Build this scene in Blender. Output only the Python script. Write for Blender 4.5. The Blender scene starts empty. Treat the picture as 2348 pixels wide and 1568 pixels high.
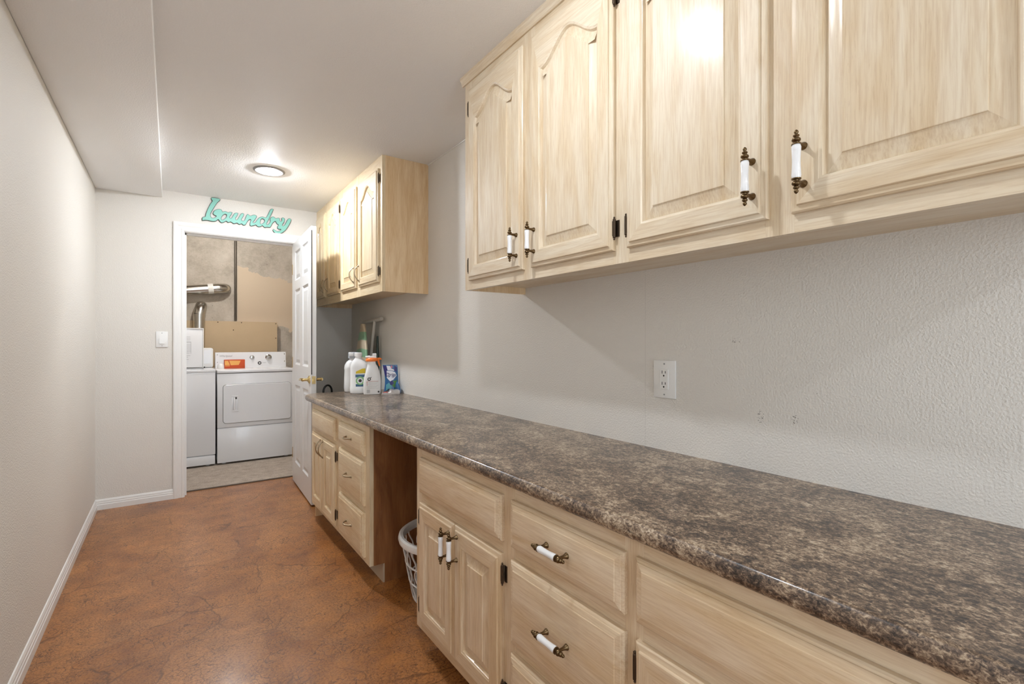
import bpy, bmesh, math, random
from mathutils import Vector, Matrix
random.seed(7)
S = bpy.context.scene
COL = S.collection
PI = math.pi

# ------------------------------------------------------------------ camera
F_PX = 1111.0                       # focal length in pixels of the 2348 px wide frame
YAW = math.atan2(783, F_PX)
cam_d = bpy.data.cameras.new('camera')
cam_d.sensor_fit = 'HORIZONTAL'; cam_d.sensor_width = 36.0
cam_d.lens = 36.0 * F_PX / 2348.0
cam_d.shift_y = 1.0 / 2348.0
cam_d.clip_start = 0.02
cam = bpy.data.objects.new('camera', cam_d); COL.objects.link(cam)
CAM_H = 1.2
cam.location = (0, 0, CAM_H)
cam.rotation_euler = (PI / 2, 0, -YAW)
S.camera = cam

# ------------------------------------------------------------------ world, exposure
world = bpy.data.worlds.new('world'); S.world = world; world.use_nodes = True
wb = world.node_tree.nodes['Background']
wb.inputs[0].default_value = (0.78, 0.89, 1.0, 1); wb.inputs[1].default_value = 1.75
S.view_settings.view_transform = 'Standard'
S.view_settings.look = 'None'
S.view_settings.gamma = 1.0
S.view_settings.use_curve_mapping = False
S.view_settings.exposure = 1.45
CAN_POWER = 165.0 / 0.62 ** 2                    # emission strength of each recessed lamp lens
BULB_POWER = 400.0
LAMP_COL = (0.93, 1.0, 1.085, 1)

# ------------------------------------------------------------------ key measures (metres)
WX = 1.378        # right wall
LX = -0.44        # left wall
FY = 4.546        # far wall
BY = -2.4         # wall behind the camera
CZ = 2.36         # ceiling
CT = 0.832        # counter top
CB = 0.792        # counter underside

def pix_on_y(px, py, y):
    u = (px - 1174) / F_PX; v = (785 - py) / F_PX
    d = (math.sin(YAW) + math.cos(YAW) * u, math.cos(YAW) - math.sin(YAW) * u, v)
    t = y / d[1]
    return Vector((d[0] * t, y, CAM_H + d[2] * t))

# ================================================================== materials
def lin(r, g, b):
    f = lambda c: (c / 255 / 12.92) if c / 255 <= 0.04045 else ((c / 255 + 0.055) / 1.055) ** 2.4
    return (f(r), f(g), f(b), 1)

class NT:
    def __init__(self, name):
        self.m = bpy.data.materials.new(name); self.m.use_nodes = True
        self.t = self.m.node_tree; self.b = self.t.nodes['Principled BSDF']
    def n(self, kind, **kw):
        nd = self.t.nodes.new(kind)
        for k, v in kw.items():
            if k.startswith('i_'):
                nd.inputs[k[2:].replace('_', ' ')].default_value = v
            else:
                setattr(nd, k, v)
        return nd
    def l(self, a, b):
        self.t.links.new(a, b)
    def set(self, **kw):
        for k, v in kw.items():
            self.b.inputs[k.replace('_', ' ')].default_value = v
    def ramp(self, fac, stops):
        r = self.n('ShaderNodeValToRGB')
        e = r.color_ramp.elements
        while len(e) < len(stops): e.new(0.5)
        for i, (p, c) in enumerate(stops):
            e[i].position = p; e[i].color = c
        self.l(fac, r.inputs[0]); return r.outputs[0]
    def coords(self, scale=(1, 1, 1), rand=False):
        tc = self.n('ShaderNodeTexCoord'); mp = self.n('ShaderNodeMapping')
        mp.inputs['Scale'].default_value = scale
        src = tc.outputs['Object']
        if rand:
            oi = self.n('ShaderNodeObjectInfo')
            vm = self.n('ShaderNodeVectorMath', operation='SCALE'); vm.inputs[0].default_value = (3.1, 2.3, 1.7)
            self.l(oi.outputs['Random'], vm.inputs['Scale'])
            ad = self.n('ShaderNodeVectorMath', operation='ADD')
            self.l(src, ad.inputs[0]); self.l(vm.outputs[0], ad.inputs[1]); src = ad.outputs[0]
        self.l(src, mp.inputs[0]); return mp.outputs[0]
    def noise(self, vec, scale, detail=4, rough=0.5, dist=0.0):
        n = self.n('ShaderNodeTexNoise')
        n.inputs['Scale'].default_value = scale; n.inputs['Detail'].default_value = detail
        n.inputs['Roughness'].default_value = rough; n.inputs['Distortion'].default_value = dist
        self.l(vec, n.inputs['Vector']); return n.outputs['Fac']
    def mix(self, fac, a, b, mode='MIX'):
        m = self.n('ShaderNodeMix', data_type='RGBA', blend_type=mode)
        for val, sock in ((fac, m.inputs[0]), (a, m.inputs[6]), (b, m.inputs[7])):
            if hasattr(val, 'is_linked'): self.l(val, sock)
            else: sock.default_value = val
        return m.outputs[2]
    def math(self, op, a, b=0.0, c=None):
        m = self.n('ShaderNodeMath', operation=op)
        for i, val in enumerate((a, b) if c is None else (a, b, c)):
            if hasattr(val, 'is_linked'): self.l(val, m.inputs[i])
            else: m.inputs[i].default_value = val
        return m.outputs[0]
    def bump(self, height, strength=0.3, dist=0.002):
        b = self.n('ShaderNodeBump'); b.inputs['Strength'].default_value = strength
        b.inputs['Distance'].default_value = dist
        self.l(height, b.inputs['Height']); self.l(b.outputs[0], self.b.inputs['Normal'])

def plain(name, col, rough=0.5, metal=0.0, spec=0.5, bump=0, bscale=200, bdist=0.001, coat=0, var=0.0):
    m = NT(name); m.set(Base_Color=col, Roughness=rough, Metallic=metal, Coat_Weight=coat)
    m.b.inputs['Specular IOR Level'].default_value = spec
    v = m.coords()
    if var:
        f = m.noise(v, 9, 3)
        dk = tuple(c * (1 - var) for c in col[:3]) + (1,)
        m.l(m.mix(f, col, dk), m.b.inputs['Base Color'])
    if bump:
        m.bump(m.noise(v, bscale, 3, 0.55), bump, bdist)
    return m.m

def wall_paint(name, col, scale=180, strength=0.42, dist=0.0018):
    m = NT(name); m.set(Roughness=0.62); m.b.inputs['Specular IOR Level'].default_value = 0.35
    v = m.coords()
    big = m.noise(v, 2.2, 2)
    dk = tuple(c * 0.96 for c in col[:3]) + (1,)
    m.l(m.mix(big, dk, col), m.b.inputs['Base Color'])
    n1 = m.noise(v, scale, 2, 0.45)
    r = m.ramp(n1, [(0.34, (0, 0, 0, 1)), (0.70, (1, 1, 1, 1))])
    m.bump(r, strength, dist)
    return m

WALL_C = lin(230, 225, 217)
M = {}
M['wall'] = wall_paint('wall_paint', WALL_C).m
M['ceiling'] = wall_paint('ceiling_paint', lin(248, 247, 246), 165, 0.32, 0.0016).m

# right wall: the same paint with a hairline board seam, scuffs and pinholes
wr = wall_paint('wall_paint_worn', WALL_C)
base_link = wr.b.inputs['Base Color'].links[0].from_socket
tc = wr.n('ShaderNodeTexCoord'); sx = wr.n('ShaderNodeSeparateXYZ'); wr.l(tc.outputs['Object'], sx.inputs[0])
wob = wr.noise(wr.coords((1, 1, 60)), 3, 2)
yy = wr.math('MULTIPLY_ADD', wob, 0.0022, sx.outputs['Y'])
seam = wr.math('COMPARE', yy, 1.1345, 0.0006)
zlim = wr.math('LESS_THAN', sx.outputs['Z'], 1.44)
seam = wr.math('MULTIPLY', seam, zlim)
speck = wr.math('GREATER_THAN', wr.noise(wr.coords(), 260, 1), 0.63)
def spot(y, z, ry, rz):
    a = wr.math('POWER', wr.math('DIVIDE', wr.math('SUBTRACT', sx.outputs['Y'], y), ry), 2.0)
    b = wr.math('POWER', wr.math('DIVIDE', wr.math('SUBTRACT', sx.outputs['Z'], z), rz), 2.0)
    return wr.math('LESS_THAN', wr.math('ADD', a, b), 1.0)
sp = None
for (y, z, ry, rz) in ((0.722, 0.988, 0.010, 0.020), (0.629, 0.992, 0.009, 0.012), (0.575, 1.068, 0.004, 0.004),
                       (0.818, 1.392, 0.004, 0.004), (0.80, 1.205, 0.018, 0.007)):
    s = spot(y, z, ry, rz); sp = s if sp is None else wr.math('MAXIMUM', sp, s)
mark = wr.math('MAXIMUM', wr.math('MULTIPLY', seam, 0.22), wr.math('MULTIPLY', wr.math('MULTIPLY', sp, speck), 0.75))
wr.l(wr.mix(mark, base_link, lin(70, 62, 55)), wr.b.inputs['Base Color'])
M['wall_worn'] = wr.m

def wood(name, axis, light, dark, streak, rough=0.50, contrast=1.0):
    """pickled wood with streaks running along one local axis"""
    m = NT(name); m.set(Roughness=rough, Coat_Weight=0.35, Coat_Roughness=0.19)
    k = {'X': 0, 'Y': 1, 'Z': 2}[axis]
    sc = [1, 1, 1]; sc[k] = 0.045
    v = m.coords(tuple(sc), rand=True)
    fine = m.noise(v, 260, 5, 0.6, 0.3)
    sc2 = [1, 1, 1]; sc2[k] = 0.14
    v2 = m.coords(tuple(sc2), rand=True)
    broad = m.noise(v2, 17, 3, 0.55, 1.0)
    c1 = m.ramp(broad, [(0.33, dark), (0.62, light)])
    c2 = m.ramp(fine, [(0.30, streak), (0.58, (1, 1, 1, 1))])
    col = m.mix(0.36 * contrast, c1, c2, 'MULTIPLY')
    sc3 = [1, 1, 1]; sc3[k] = 0.10
    fl = m.noise(m.coords(tuple(sc3), rand=True), 330, 3, 0.6)
    fl = m.math('MULTIPLY', m.ramp(fl, [(0.60, (0, 0, 0, 1)), (0.70, (1, 1, 1, 1))]), m.ramp(broad, [(0.35, (1, 1, 1, 1)), (0.60, (0, 0, 0, 1))]))
    col = m.mix(m.math('MULTIPLY', fl, 0.55), col, streak)
    m.l(col, m.b.inputs['Base Color'])
    m.bump(fine, 0.10, 0.0008)
    return m.m

PL, PD, PS = lin(235, 220, 195), lin(224, 202, 168), lin(204, 175, 140)
for ax in 'XYZ':
    M['wood' + ax] = wood('pickled_wood_' + ax.lower(), ax, PL, PD, PS)
GL, GD, GS = lin(242, 216, 176), lin(230, 198, 152), lin(214, 176, 130)
M['end_panel'] = wood('pickled_veneer', 'Z', GL, GD, GS, 0.4)
M['base_end'] = wood('shade_browned_veneer', 'Z', lin(160, 106, 60), lin(132, 82, 42), lin(160, 118, 80), 0.5)  # brown veneer, made browner to paint in shade and orange floor bounce
for ax in 'XYZ':
    M['gold' + ax] = wood('golden_pickled_wood_' + ax.lower(), ax, lin(236, 217, 182), lin(226, 201, 160), lin(204, 172, 130))
for ax in 'XYZ':
    M['tan' + ax] = wood('tan_pickled_wood_' + ax.lower(), ax, lin(232, 211, 181), lin(219, 191, 152), lin(196, 162, 124))
M['raw'] = plain('raw_board', lin(196, 176, 150), 0.7, var=0.1)

# brown paper style floor: overlapping torn pieces, wrinkles, satin sealer
fm = NT('sealed_brown_paper_floor')
fv = fm.coords()
nd = fm.n('ShaderNodeTexNoise'); nd.inputs['Scale'].default_value = 5.0; nd.inputs['Detail'].default_value = 4
fm.l(fv, nd.inputs['Vector'])
def warped(amount):
    s = fm.n('ShaderNodeVectorMath', operation='SCALE'); s.inputs['Scale'].default_value = amount
    fm.l(nd.outputs['Color'], s.inputs[0])
    a = fm.n('ShaderNodeVectorMath', operation='ADD'); fm.l(fv, a.inputs[0]); fm.l(s.outputs[0], a.inputs[1])
    return a.outputs[0]
def voro(vec, scale, feat='DISTANCE_TO_EDGE'):
    v = fm.n('ShaderNodeTexVoronoi', feature=feat); v.inputs['Scale'].default_value = scale
    fm.l(vec, v.inputs['Vector']); return v
big = voro(warped(0.16), 3.3)
bigc = voro(warped(0.16), 3.3, 'F1')
mid = voro(warped(0.20), 34)
fine = voro(warped(0.30), 120)
blot = fm.noise(fv, 4.5, 5, 0.6)
mott = fm.noise(fv, 110, 6, 0.72)
cr_big = fm.ramp(big.outputs['Distance'], [(0.0, (1, 1, 1, 1)), (0.018, (0, 0, 0, 1))])
cr_mid = fm.ramp(mid.outputs['Distance'], [(0.0, (1, 1, 1, 1)), (0.055, (0, 0, 0, 1))])
cr_fin = fm.ramp(fine.outputs['Distance'], [(0.0, (1, 1, 1, 1)), (0.09, (0, 0, 0, 1))])
mk1 = fm.ramp(fm.noise(fv, 6.5, 3), [(0.40, (0, 0, 0, 1)), (0.56, (1, 1, 1, 1))])
mk2 = fm.ramp(fm.noise(fv, 14, 5, 0.65), [(0.40, (0, 0, 0, 1)), (0.58, (1, 1, 1, 1))])
mk3 = fm.ramp(fm.noise(fv, 3.1, 2), [(0.44, (0, 0, 0, 1)), (0.56, (1, 1, 1, 1))])
wr1 = fm.math('MULTIPLY', fm.math('MULTIPLY', cr_big, mk3), 0.65)
wr2 = fm.math('MULTIPLY', fm.math('MULTIPLY', cr_mid, mk1), 0.75)
wr3 = fm.math('MULTIPLY', fm.math('MULTIPLY', cr_fin, mk2), 0.85)
wrk = fm.math('MAXIMUM', wr1, fm.math('MAXIMUM', wr2, wr3))
base = fm.ramp(blot, [(0.30, lin(138, 82, 36)), (0.50, lin(167, 106, 51)), (0.68, lin(186, 122, 63))])
sepc = fm.n('ShaderNodeSeparateColor'); fm.l(bigc.outputs['Color'], sepc.inputs[0])
base = fm.mix(fm.math('MULTIPLY', fm.ramp(sepc.outputs[0], [(0.30, (0, 0, 0, 1)), (0.9, (1, 1, 1, 1))]), 0.36), base, lin(198, 138, 82))
base = fm.mix(fm.math('MULTIPLY', fm.ramp(mott, [(0.46, (0, 0, 0, 1)), (0.68, (1, 1, 1, 1))]), 0.85), base, lin(100, 56, 25))
fm.l(fm.mix(wrk, base, lin(46, 23, 13)), fm.b.inputs['Base Color'])
fm.set(Coat_Weight=0.45, Coat_Roughness=0.22)
fm.b.inputs['Specular IOR Level'].default_value = 0.3
rr = fm.math('MULTIPLY_ADD', mott, 0.25, 0.26); fm.l(rr, fm.b.inputs['Roughness'])
hgt = fm.math('SUBTRACT', fm.math('MULTIPLY', blot, 0.5), wrk)
fm.bump(hgt, 0.30, 0.0016)
M['floor'] = fm.m

# mottled brown laminate
lm = NT('mottled_brown_laminate')
lv = lm.coords((1, 0.75, 1))
n1 = lm.noise(lv, 75, 9, 0.75, 0.6); n2 = lm.noise(lv, 11, 4, 0.6, 0.6); n3 = lm.noise(lv, 190, 5, 0.7, 0.8)
mixn = lm.math('ADD', lm.math('MULTIPLY', n1, 0.62), lm.math('ADD', lm.math('MULTIPLY', n2, 0.38), lm.math('MULTIPLY', lm.math('SUBTRACT', n3, 0.5), 0.62)))
lc = lm.ramp(mixn, [(0.37, lin(38, 31, 28)), (0.455, lin(88, 71, 58)), (0.52, lin(130, 108, 88)), (0.58, lin(172, 150, 124)), (0.66, lin(205, 188, 164))])
n4 = lm.noise(lv, 24, 6, 0.7, 1.0)
blk = lm.ramp(n4, [(0.60, (0, 0, 0, 1)), (0.70, (1, 1, 1, 1))])
lc = lm.mix(lm.math('MULTIPLY', blk, 0.55), lc, lin(50, 46, 48))
lm.l(lc, lm.b.inputs['Base Color']); lm.set(Roughness=0.40, Coat_Weight=0.5, Coat_Roughness=0.14)
lm.bump(n3, 0.08, 0.0006)
M['laminate'] = lm.m

# carpet
cm = NT('beige_carpet'); cv = cm.coords()
c1 = cm.noise(cv, 170, 4, 0.7); c2 = cm.noise(cv, 14, 3)
cm.l(cm.ramp(cm.math('ADD', cm.math('MULTIPLY', c1, 0.7), cm.math('MULTIPLY', c2, 0.3)),
             [(0.33, lin(150, 132, 116)), (0.62, lin(212, 198, 182))]), cm.b.inputs['Base Color'])
cm.set(Roughness=1.0); cm.bump(c1, 1.0, 0.006)
M['carpet'] = cm.m

# raw concrete wall with a ragged tan painted field
km = NT('patchy_concrete'); kv = km.coords()
k1 = km.noise(kv, 5, 6, 0.6); k2 = km.noise(kv, 60, 5, 0.7)
conc = km.ramp(km.math('ADD', km.math('MULTIPLY', k1, 0.7), km.math('MULTIPLY', k2, 0.3)),
               [(0.30, lin(150, 140, 126)), (0.5, lin(182, 172, 158)), (0.68, lin(200, 191, 178))])
tck = km.n('ShaderNodeTexCoord'); ks = km.n('ShaderNodeSeparateXYZ'); km.l(tck.outputs['Object'], ks.inputs[0])
rag = km.noise(kv, 6, 4, 0.55)
edge = km.math('MULTIPLY_ADD', ks.outputs['X'], -0.26, 2.24)
edge = km.math('ADD', edge, km.math('MULTIPLY', km.math('SUBTRACT', rag, 0.5), 0.22))
inz = km.math('LESS_THAN', ks.outputs['Z'], edge)
inx = km.math('GREATER_THAN', ks.outputs['X'], 0.628)
inr = km.math('GREATER_THAN', km.math('MULTIPLY_ADD', km.math('SUBTRACT', rag, 0.5), 0.3, ks.outputs['Z']), 1.36)
paint = km.math('MULTIPLY', km.math('MULTIPLY', inz, inx), inr)
pitn = km.ramp(km.noise(kv, 30, 3, 0.6), [(0.68, (0, 0, 0, 1)), (0.74, (1, 1, 1, 1))])
conc = km.mix(km.math('MULTIPLY', pitn, 0.5), conc, lin(95, 84, 72))
km.l(km.mix(paint, conc, lin(205, 187, 163)), km.b.inputs['Base Color']); km.set(Roughness=0.85)
km.bump(km.math('ADD', k2, k1), 0.25, 0.004)
M['concrete'] = km.m

M['trim'] = plain('white_trim_paint', lin(238, 236, 232), 0.32, bump=0.05, bscale=60)
M['door'] = plain('white_door_paint', lin(226, 225, 223), 0.34, bump=0.06, bscale=120)
M['plastic'] = plain('white_plastic', lin(240, 239, 236), 0.28)
M['enamel'] = plain('white_enamel', lin(234, 234, 235), 0.22, coat=0.3)
M['jug'] = plain('white_jug_plastic', lin(240, 239, 237), 0.33)
M['porcelain'] = plain('white_porcelain', lin(246, 246, 246), 0.08, coat=0.5)
M['antique'] = plain('antique_brass', lin(108, 88, 62), 0.32, 1.0)
M['darkmetal'] = plain('dark_hinge_metal', lin(84, 70, 56), 0.42, 0.8)
M['nickel'] = plain('brushed_pewter', lin(168, 152, 126), 0.28, 1.0)
M['brass'] = plain('polished_brass', lin(222, 198, 142), 0.2, 1.0)
M['galv'] = plain('galvanised_steel', lin(206, 204, 198), 0.24, 1.0, bump=0.1, bscale=25)
M['iron'] = plain('dark_iron_pipe', lin(92, 84, 74), 0.4, 0.7)
M['black'] = plain('black_rubber', lin(22, 22, 23), 0.45)
M['slot'] = plain('dark_slot', lin(20, 18, 17), 0.7)
M['greyprint'] = plain('grey_print', lin(150, 150, 150), 0.6)
M['darkprint'] = plain('dark_print', lin(52, 48, 46), 0.6)
M['redprint'] = plain('red_print', lin(190, 92, 86), 0.6)
M['tanboard'] = plain('tan_board', lin(196, 172, 138), 0.7, var=0.08)
M['teal'] = plain('teal_paint', lin(136, 200, 184), 0.5, var=0.10)
M['signedge'] = plain('dark_sign_edge', lin(58, 62, 50), 0.7)
M['orange'] = plain('orange_plastic', lin(246, 128, 48), 0.3)
M['orangecard'] = plain('orange_card', lin(206, 82, 34), 0.45)
M['ambercard'] = plain('amber_print', lin(240, 176, 92), 0.5)
M['ring'] = plain('grey_white_trim_ring', lin(150, 148, 145), 0.5)
M['tape'] = plain('white_tape', lin(222, 220, 214), 0.6)
M['seamdark'] = plain('shadow_gap', lin(70, 68, 66), 0.6)
M['greycap'] = plain('clear_grey_plastic', lin(176, 178, 182), 0.2)
M['yellow'] = plain('yellow_print', lin(226, 196, 40), 0.5)
M['blueprint'] = plain('blue_print', lin(70, 110, 140), 0.5)
M['greenprint'] = plain('green_print', lin(150, 200, 140), 0.5)
M['foil'] = plain('silver_foil', lin(206, 200, 196), 0.3, 0.7, bump=0.4, bscale=40, bdist=0.004)
M['whiteprint'] = plain('white_print', lin(240, 240, 246), 0.4)
M['navy'] = plain('navy_print', lin(50, 46, 120), 0.4)
M['bluebag'] = plain('blue_film', lin(60, 110, 160), 0.25)
M['greenleaf'] = plain('leaf_print', lin(90, 150, 70), 0.4)
M['tealprint'] = plain('aqua_print', lin(100, 170, 180), 0.35)
M['pinkprint'] = plain('pink_print', lin(200, 120, 140), 0.4)
M['steeltube'] = plain('white_painted_tube', lin(206, 200, 188), 0.4)
M['darkgreen'] = plain('dark_green_plastic', lin(48, 62, 54), 0.4)
M['threshold'] = plain('dark_threshold', lin(84, 66, 50), 0.6, var=0.3)
M['joist'] = plain('dark_framing', lin(120, 100, 78), 0.8, var=0.2)

# ironing board cover: beige with wavy green bands
im = NT('striped_board_cover'); iv = im.coords()
it = im.n('ShaderNodeTexCoord'); isx = im.n('ShaderNodeSeparateXYZ'); im.l(it.outputs['Object'], isx.inputs[0])
wv = im.math('MULTIPLY_ADD', im.math('SINE', im.math('MULTIPLY', isx.outputs['Y'], 22.0)), 0.006, isx.outputs['Z'])
fr = im.math('FRACT', im.math('DIVIDE', wv, 0.134))
im.l(im.ramp(fr, [(0.0, lin(206, 188, 160)), (0.06, lin(206, 188, 160)), (0.08, lin(140, 178, 142)), (0.54, lin(140, 178, 142)), (0.56, lin(206, 188, 160))]), im.b.inputs['Base Color'])
im.set(Roughness=0.35)
M['ironcover'] = im.m

def emit(name, strength, col):
    m = NT(name); m.set(Base_Color=(0.9, 0.9, 0.9, 1)); m.b.inputs['Emission Color'].default_value = col
    m.b.inputs['Emission Strength'].default_value = strength
    return m.m
M['lens'] = emit('glowing_lens', CAN_POWER, LAMP_COL)
M['lens_dim'] = emit('glowing_lens_dimmer', CAN_POWER * 0.45, LAMP_COL)
M['bulb'] = emit('glowing_bulb', BULB_POWER, (1.0, 0.985, 0.96, 1))

# ================================================================== mesh helpers
class MB:
    """collects geometry for ONE mesh; mi is the material slot of what is added next"""
    def __init__(self):
        self.v = []; self.f = []; self.m = []; self.mi = 0
    def quadgrid(self, loops, closed=True, cap0=False, cap1=False, mis=None):
        """bridge loops with equal vertex counts"""
        b = len(self.v); n = len(loops[0])
        for L in loops: self.v += [tuple(p) for p in L]
        for i in range(len(loops) - 1):
            for j in range(n if closed else n - 1):
                k = (j + 1) % n
                self.f.append((b + i * n + j, b + i * n + k, b + (i + 1) * n + k, b + (i + 1) * n + j))
                self.m.append(mis[j] if mis else self.mi)
        if cap0: self.f.append(tuple(b + j for j in reversed(range(n)))); self.m.append(self.mi)
        if cap1: self.f.append(tuple(b + (len(loops) - 1) * n + j for j in range(n))); self.m.append(self.mi)
    def box(self, x0, x1, y0, y1, z0, z1, bev=0.0, seg=2):
        x0, x1 = sorted((x0, x1)); y0, y1 = sorted((y0, y1)); z0, z1 = sorted((z0, z1))
        bm = bmesh.new()
        bmesh.ops.create_cube(bm, size=1)
        for v in bm.verts:
            v.co = Vector(((x0 + x1) / 2 + v.co.x * (x1 - x0), (y0 + y1) / 2 + v.co.y * (y1 - y0), (z0 + z1) / 2 + v.co.z * (z1 - z0)))
        if bev: bmesh.ops.bevel(bm, geom=bm.edges[:], offset=bev, segments=seg, affect='EDGES', profile=0.5)
        self.bm(bm); return self
    def bm(self, bm):
        b = len(self.v); bm.verts.index_update()
        self.v += [tuple(v.co) for v in bm.verts]
        for f in bm.faces:
            self.f.append(tuple(b + v.index for v in f.verts)); self.m.append(self.mi)
        bm.free()
    def tube(self, pts, r, n=10, cap=True):
        pts = [Vector(p) for p in pts]
        rs = r if isinstance(r, (list, tuple)) else [r] * len(pts)
        loops = []; prev = None
        for i, p in enumerate(pts):
            d = (pts[min(i + 1, len(pts) - 1)] - pts[max(i - 1, 0)]).normalized()
            if prev is None:
                a = Vector((0, 0, 1)) if abs(d.z) < 0.9 else Vector((1, 0, 0))
                u = d.cross(a).normalized()
            else:
                u = (prev - d * prev.dot(d)).normalized()
            prev = u; w = d.cross(u)
            loops.append([p + (u * math.cos(t) + w * math.sin(t)) * rs[i] for t in (2 * PI * k / n for k in range(n))])
        self.quadgrid(loops, True, cap, cap); return self
    def lathe(self, prof, n=20, origin=(0, 0, 0), axis='Z', cap=True):
        o = Vector(origin); loops = []
        for r, z in prof:
            L = []
            for k in range(n):
                a = 2 * PI * k / n; c, s = r * math.cos(a), r * math.sin(a)
                L.append(o + (Vector((c, s, z)) if axis == 'Z' else Vector((c, z, -s)) if axis == 'Y' else Vector((z, c, s))))
            loops.append(L)
        self.quadgrid(loops, True, cap, cap); return self
    def loft(self, secs, n=28, ex=3.0):
        """secs: (z, cx, cy, rx, ry[, exponent]) superellipse slices"""
        loops = []
        for s in secs:
            z, cx, cy, rx, ry = s[:5]; e = s[5] if len(s) > 5 else ex
            L = []
            for k in range(n):
                a = 2 * PI * k / n; c, q = math.cos(a), math.sin(a)
                L.append((cx + rx * math.copysign(abs(c) ** (2 / e), c), cy + ry * math.copysign(abs(q) ** (2 / e), q), z))
            loops.append(L)
        self.quadgrid(loops, True, True, True); return self
    def sphere(self, c, r, n=12, squash=1.0):
        prof = [(max(1e-4, r * math.sin(PI * i / n)), -r * squash * math.cos(PI * i / n)) for i in range(n + 1)]
        return self.lathe(prof, n * 2, c)
    def mesh(self, name, mats, smooth=True, origin=(0, 0, 0), angle=35):
        me = bpy.data.meshes.new(name)
        o = Vector(origin)
        me.from_pydata([tuple(Vector(p) - o) for p in self.v], [], self.f)
        for mt in mats: me.materials.append(mt)
        me.polygons.foreach_set('material_index', self.m)
        bm = bmesh.new(); bm.from_mesh(me)
        bmesh.ops.recalc_face_normals(bm, faces=bm.faces[:])
        bm.to_mesh(me); bm.free()
        if smooth:
            me.shade_smooth()
            try: me.set_sharp_from_angle(angle=math.radians(angle))
            except Exception: pass
        me.update(); return me

def mats(*ks): return [M[k] for k in ks]
def wloc(o): return o.location if o is not None else Vector((0, 0, 0))

def tag(o, label=None, cat=None, group=None, kind=None):
    if label: o['label'] = label
    if cat: o['category'] = cat
    if group: o['group'] = group
    if kind: o['kind'] = kind
    return o
def thing(name, loc, label, cat, group=None):
    o = bpy.data.objects.new(name, None); COL.objects.link(o); o.location = loc; o.empty_display_size = 0.05
    return tag(o, label, cat, group)
def obj(name, mb, ms, parent=None, smooth=True, angle=35):
    """mesh given in world coordinates; an unrotated parent keeps it there"""
    org = Vector(parent.location) if parent is not None else Vector((0, 0, 0))
    me = mb.mesh(name, ms, smooth, org, angle)
    o = bpy.data.objects.new(name, me); COL.objects.link(o)
    if parent is not None: o.parent = parent
    return o
def solo(name, mb, ms, loc, label, cat, group=None, smooth=True):
    """a thing that is one mesh, with its origin at loc"""
    me = mb.mesh(name, ms, smooth, loc)
    o = bpy.data.objects.new(name, me); COL.objects.link(o); o.location = loc
    return tag(o, label, cat, group)
def inst(name, me, parent, loc, rotz=0.0, local=False):
    """object sharing mesh data; loc in world unless local"""
    o = bpy.data.objects.new(name, me); COL.objects.link(o); o.parent = parent
    o.location = Vector(loc) if local else Vector(loc) - Vector(parent.location)
    o.rotation_euler = (0, 0, rotz); return o
def structure(name, mb, ms, label=None, smooth=False):
    o = obj(name, mb, ms, None, smooth); o['kind'] = 'structure'
    if label: o['label'] = label
    return o
def B(*a, **k): return MB().box(*a, **k)

# ================================================================== the setting
structure('floor', B(LX, WX, BY, 4.685, -0.1, 0), mats('floor'), 'glossy brown floor of torn paper pieces with dark wrinkles')
OPX0, OPX1, OPZ = 0.091, 0.893, 2.058          # doorway
structure('ceiling', B(LX - 0.12, WX + 0.12, BY - 0.12, FY + 0.14, CZ, CZ + 0.1), mats('ceiling'), 'off white textured ceiling')
structure('soffit', B(LX, -0.05, BY, FY, 2.303, CZ, bev=0.006), mats('ceiling'), 'shallow boxed drop of the ceiling along the left wall', smooth=True)
structure('wall_right', B(WX, WX + 0.12, BY - 0.12, FY + 0.14, -0.1, CZ), mats('wall_worn'), 'greige textured wall behind the counter')
lw = MB()
WY0, WY1, WZ0, WZ1 = -0.78, -0.34, 0.45, 1.70   # window in the left wall, behind the camera
lw.box(LX - 0.12, LX, WY1, FY, -0.1, CZ); lw.box(LX - 0.12, LX, BY - 0.12, WY0, -0.1, CZ)
lw.box(LX - 0.12, LX, WY0, WY1, -0.1, WZ0); lw.box(LX - 0.12, LX, WY0, WY1, WZ1, CZ)
structure('wall_left', lw, mats('wall'), 'bare greige textured wall on the left')
fw = MB()
fw.box(LX - 0.12, OPX0 - 0.02, FY, FY + 0.14, -0.1, CZ); fw.box(OPX1 + 0.02, WX, FY, FY + 0.14, -0.1, CZ)
fw.box(OPX0 - 0.02, OPX1 + 0.02, FY, FY + 0.14, OPZ + 0.02, CZ)
structure('wall_far', fw, mats('wall'), 'greige wall with the laundry doorway')
PX0, PX1, PZ0, PZ1 = -0.30, 1.10, 0.04, 2.12      # added glazed opening, unseen behind the camera, for fill daylight
bw = MB(); bw.box(LX, PX0, BY - 0.12, BY, -0.1, CZ); bw.box(PX1, WX, BY - 0.12, BY, -0.1, CZ)
bw.box(PX0, PX1, BY - 0.12, BY, -0.1, PZ0); bw.box(PX0, PX1, BY - 0.12, BY, PZ1, CZ)
structure('wall_back', bw, mats('wall'), 'greige wall at the near end of the room')
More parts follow.
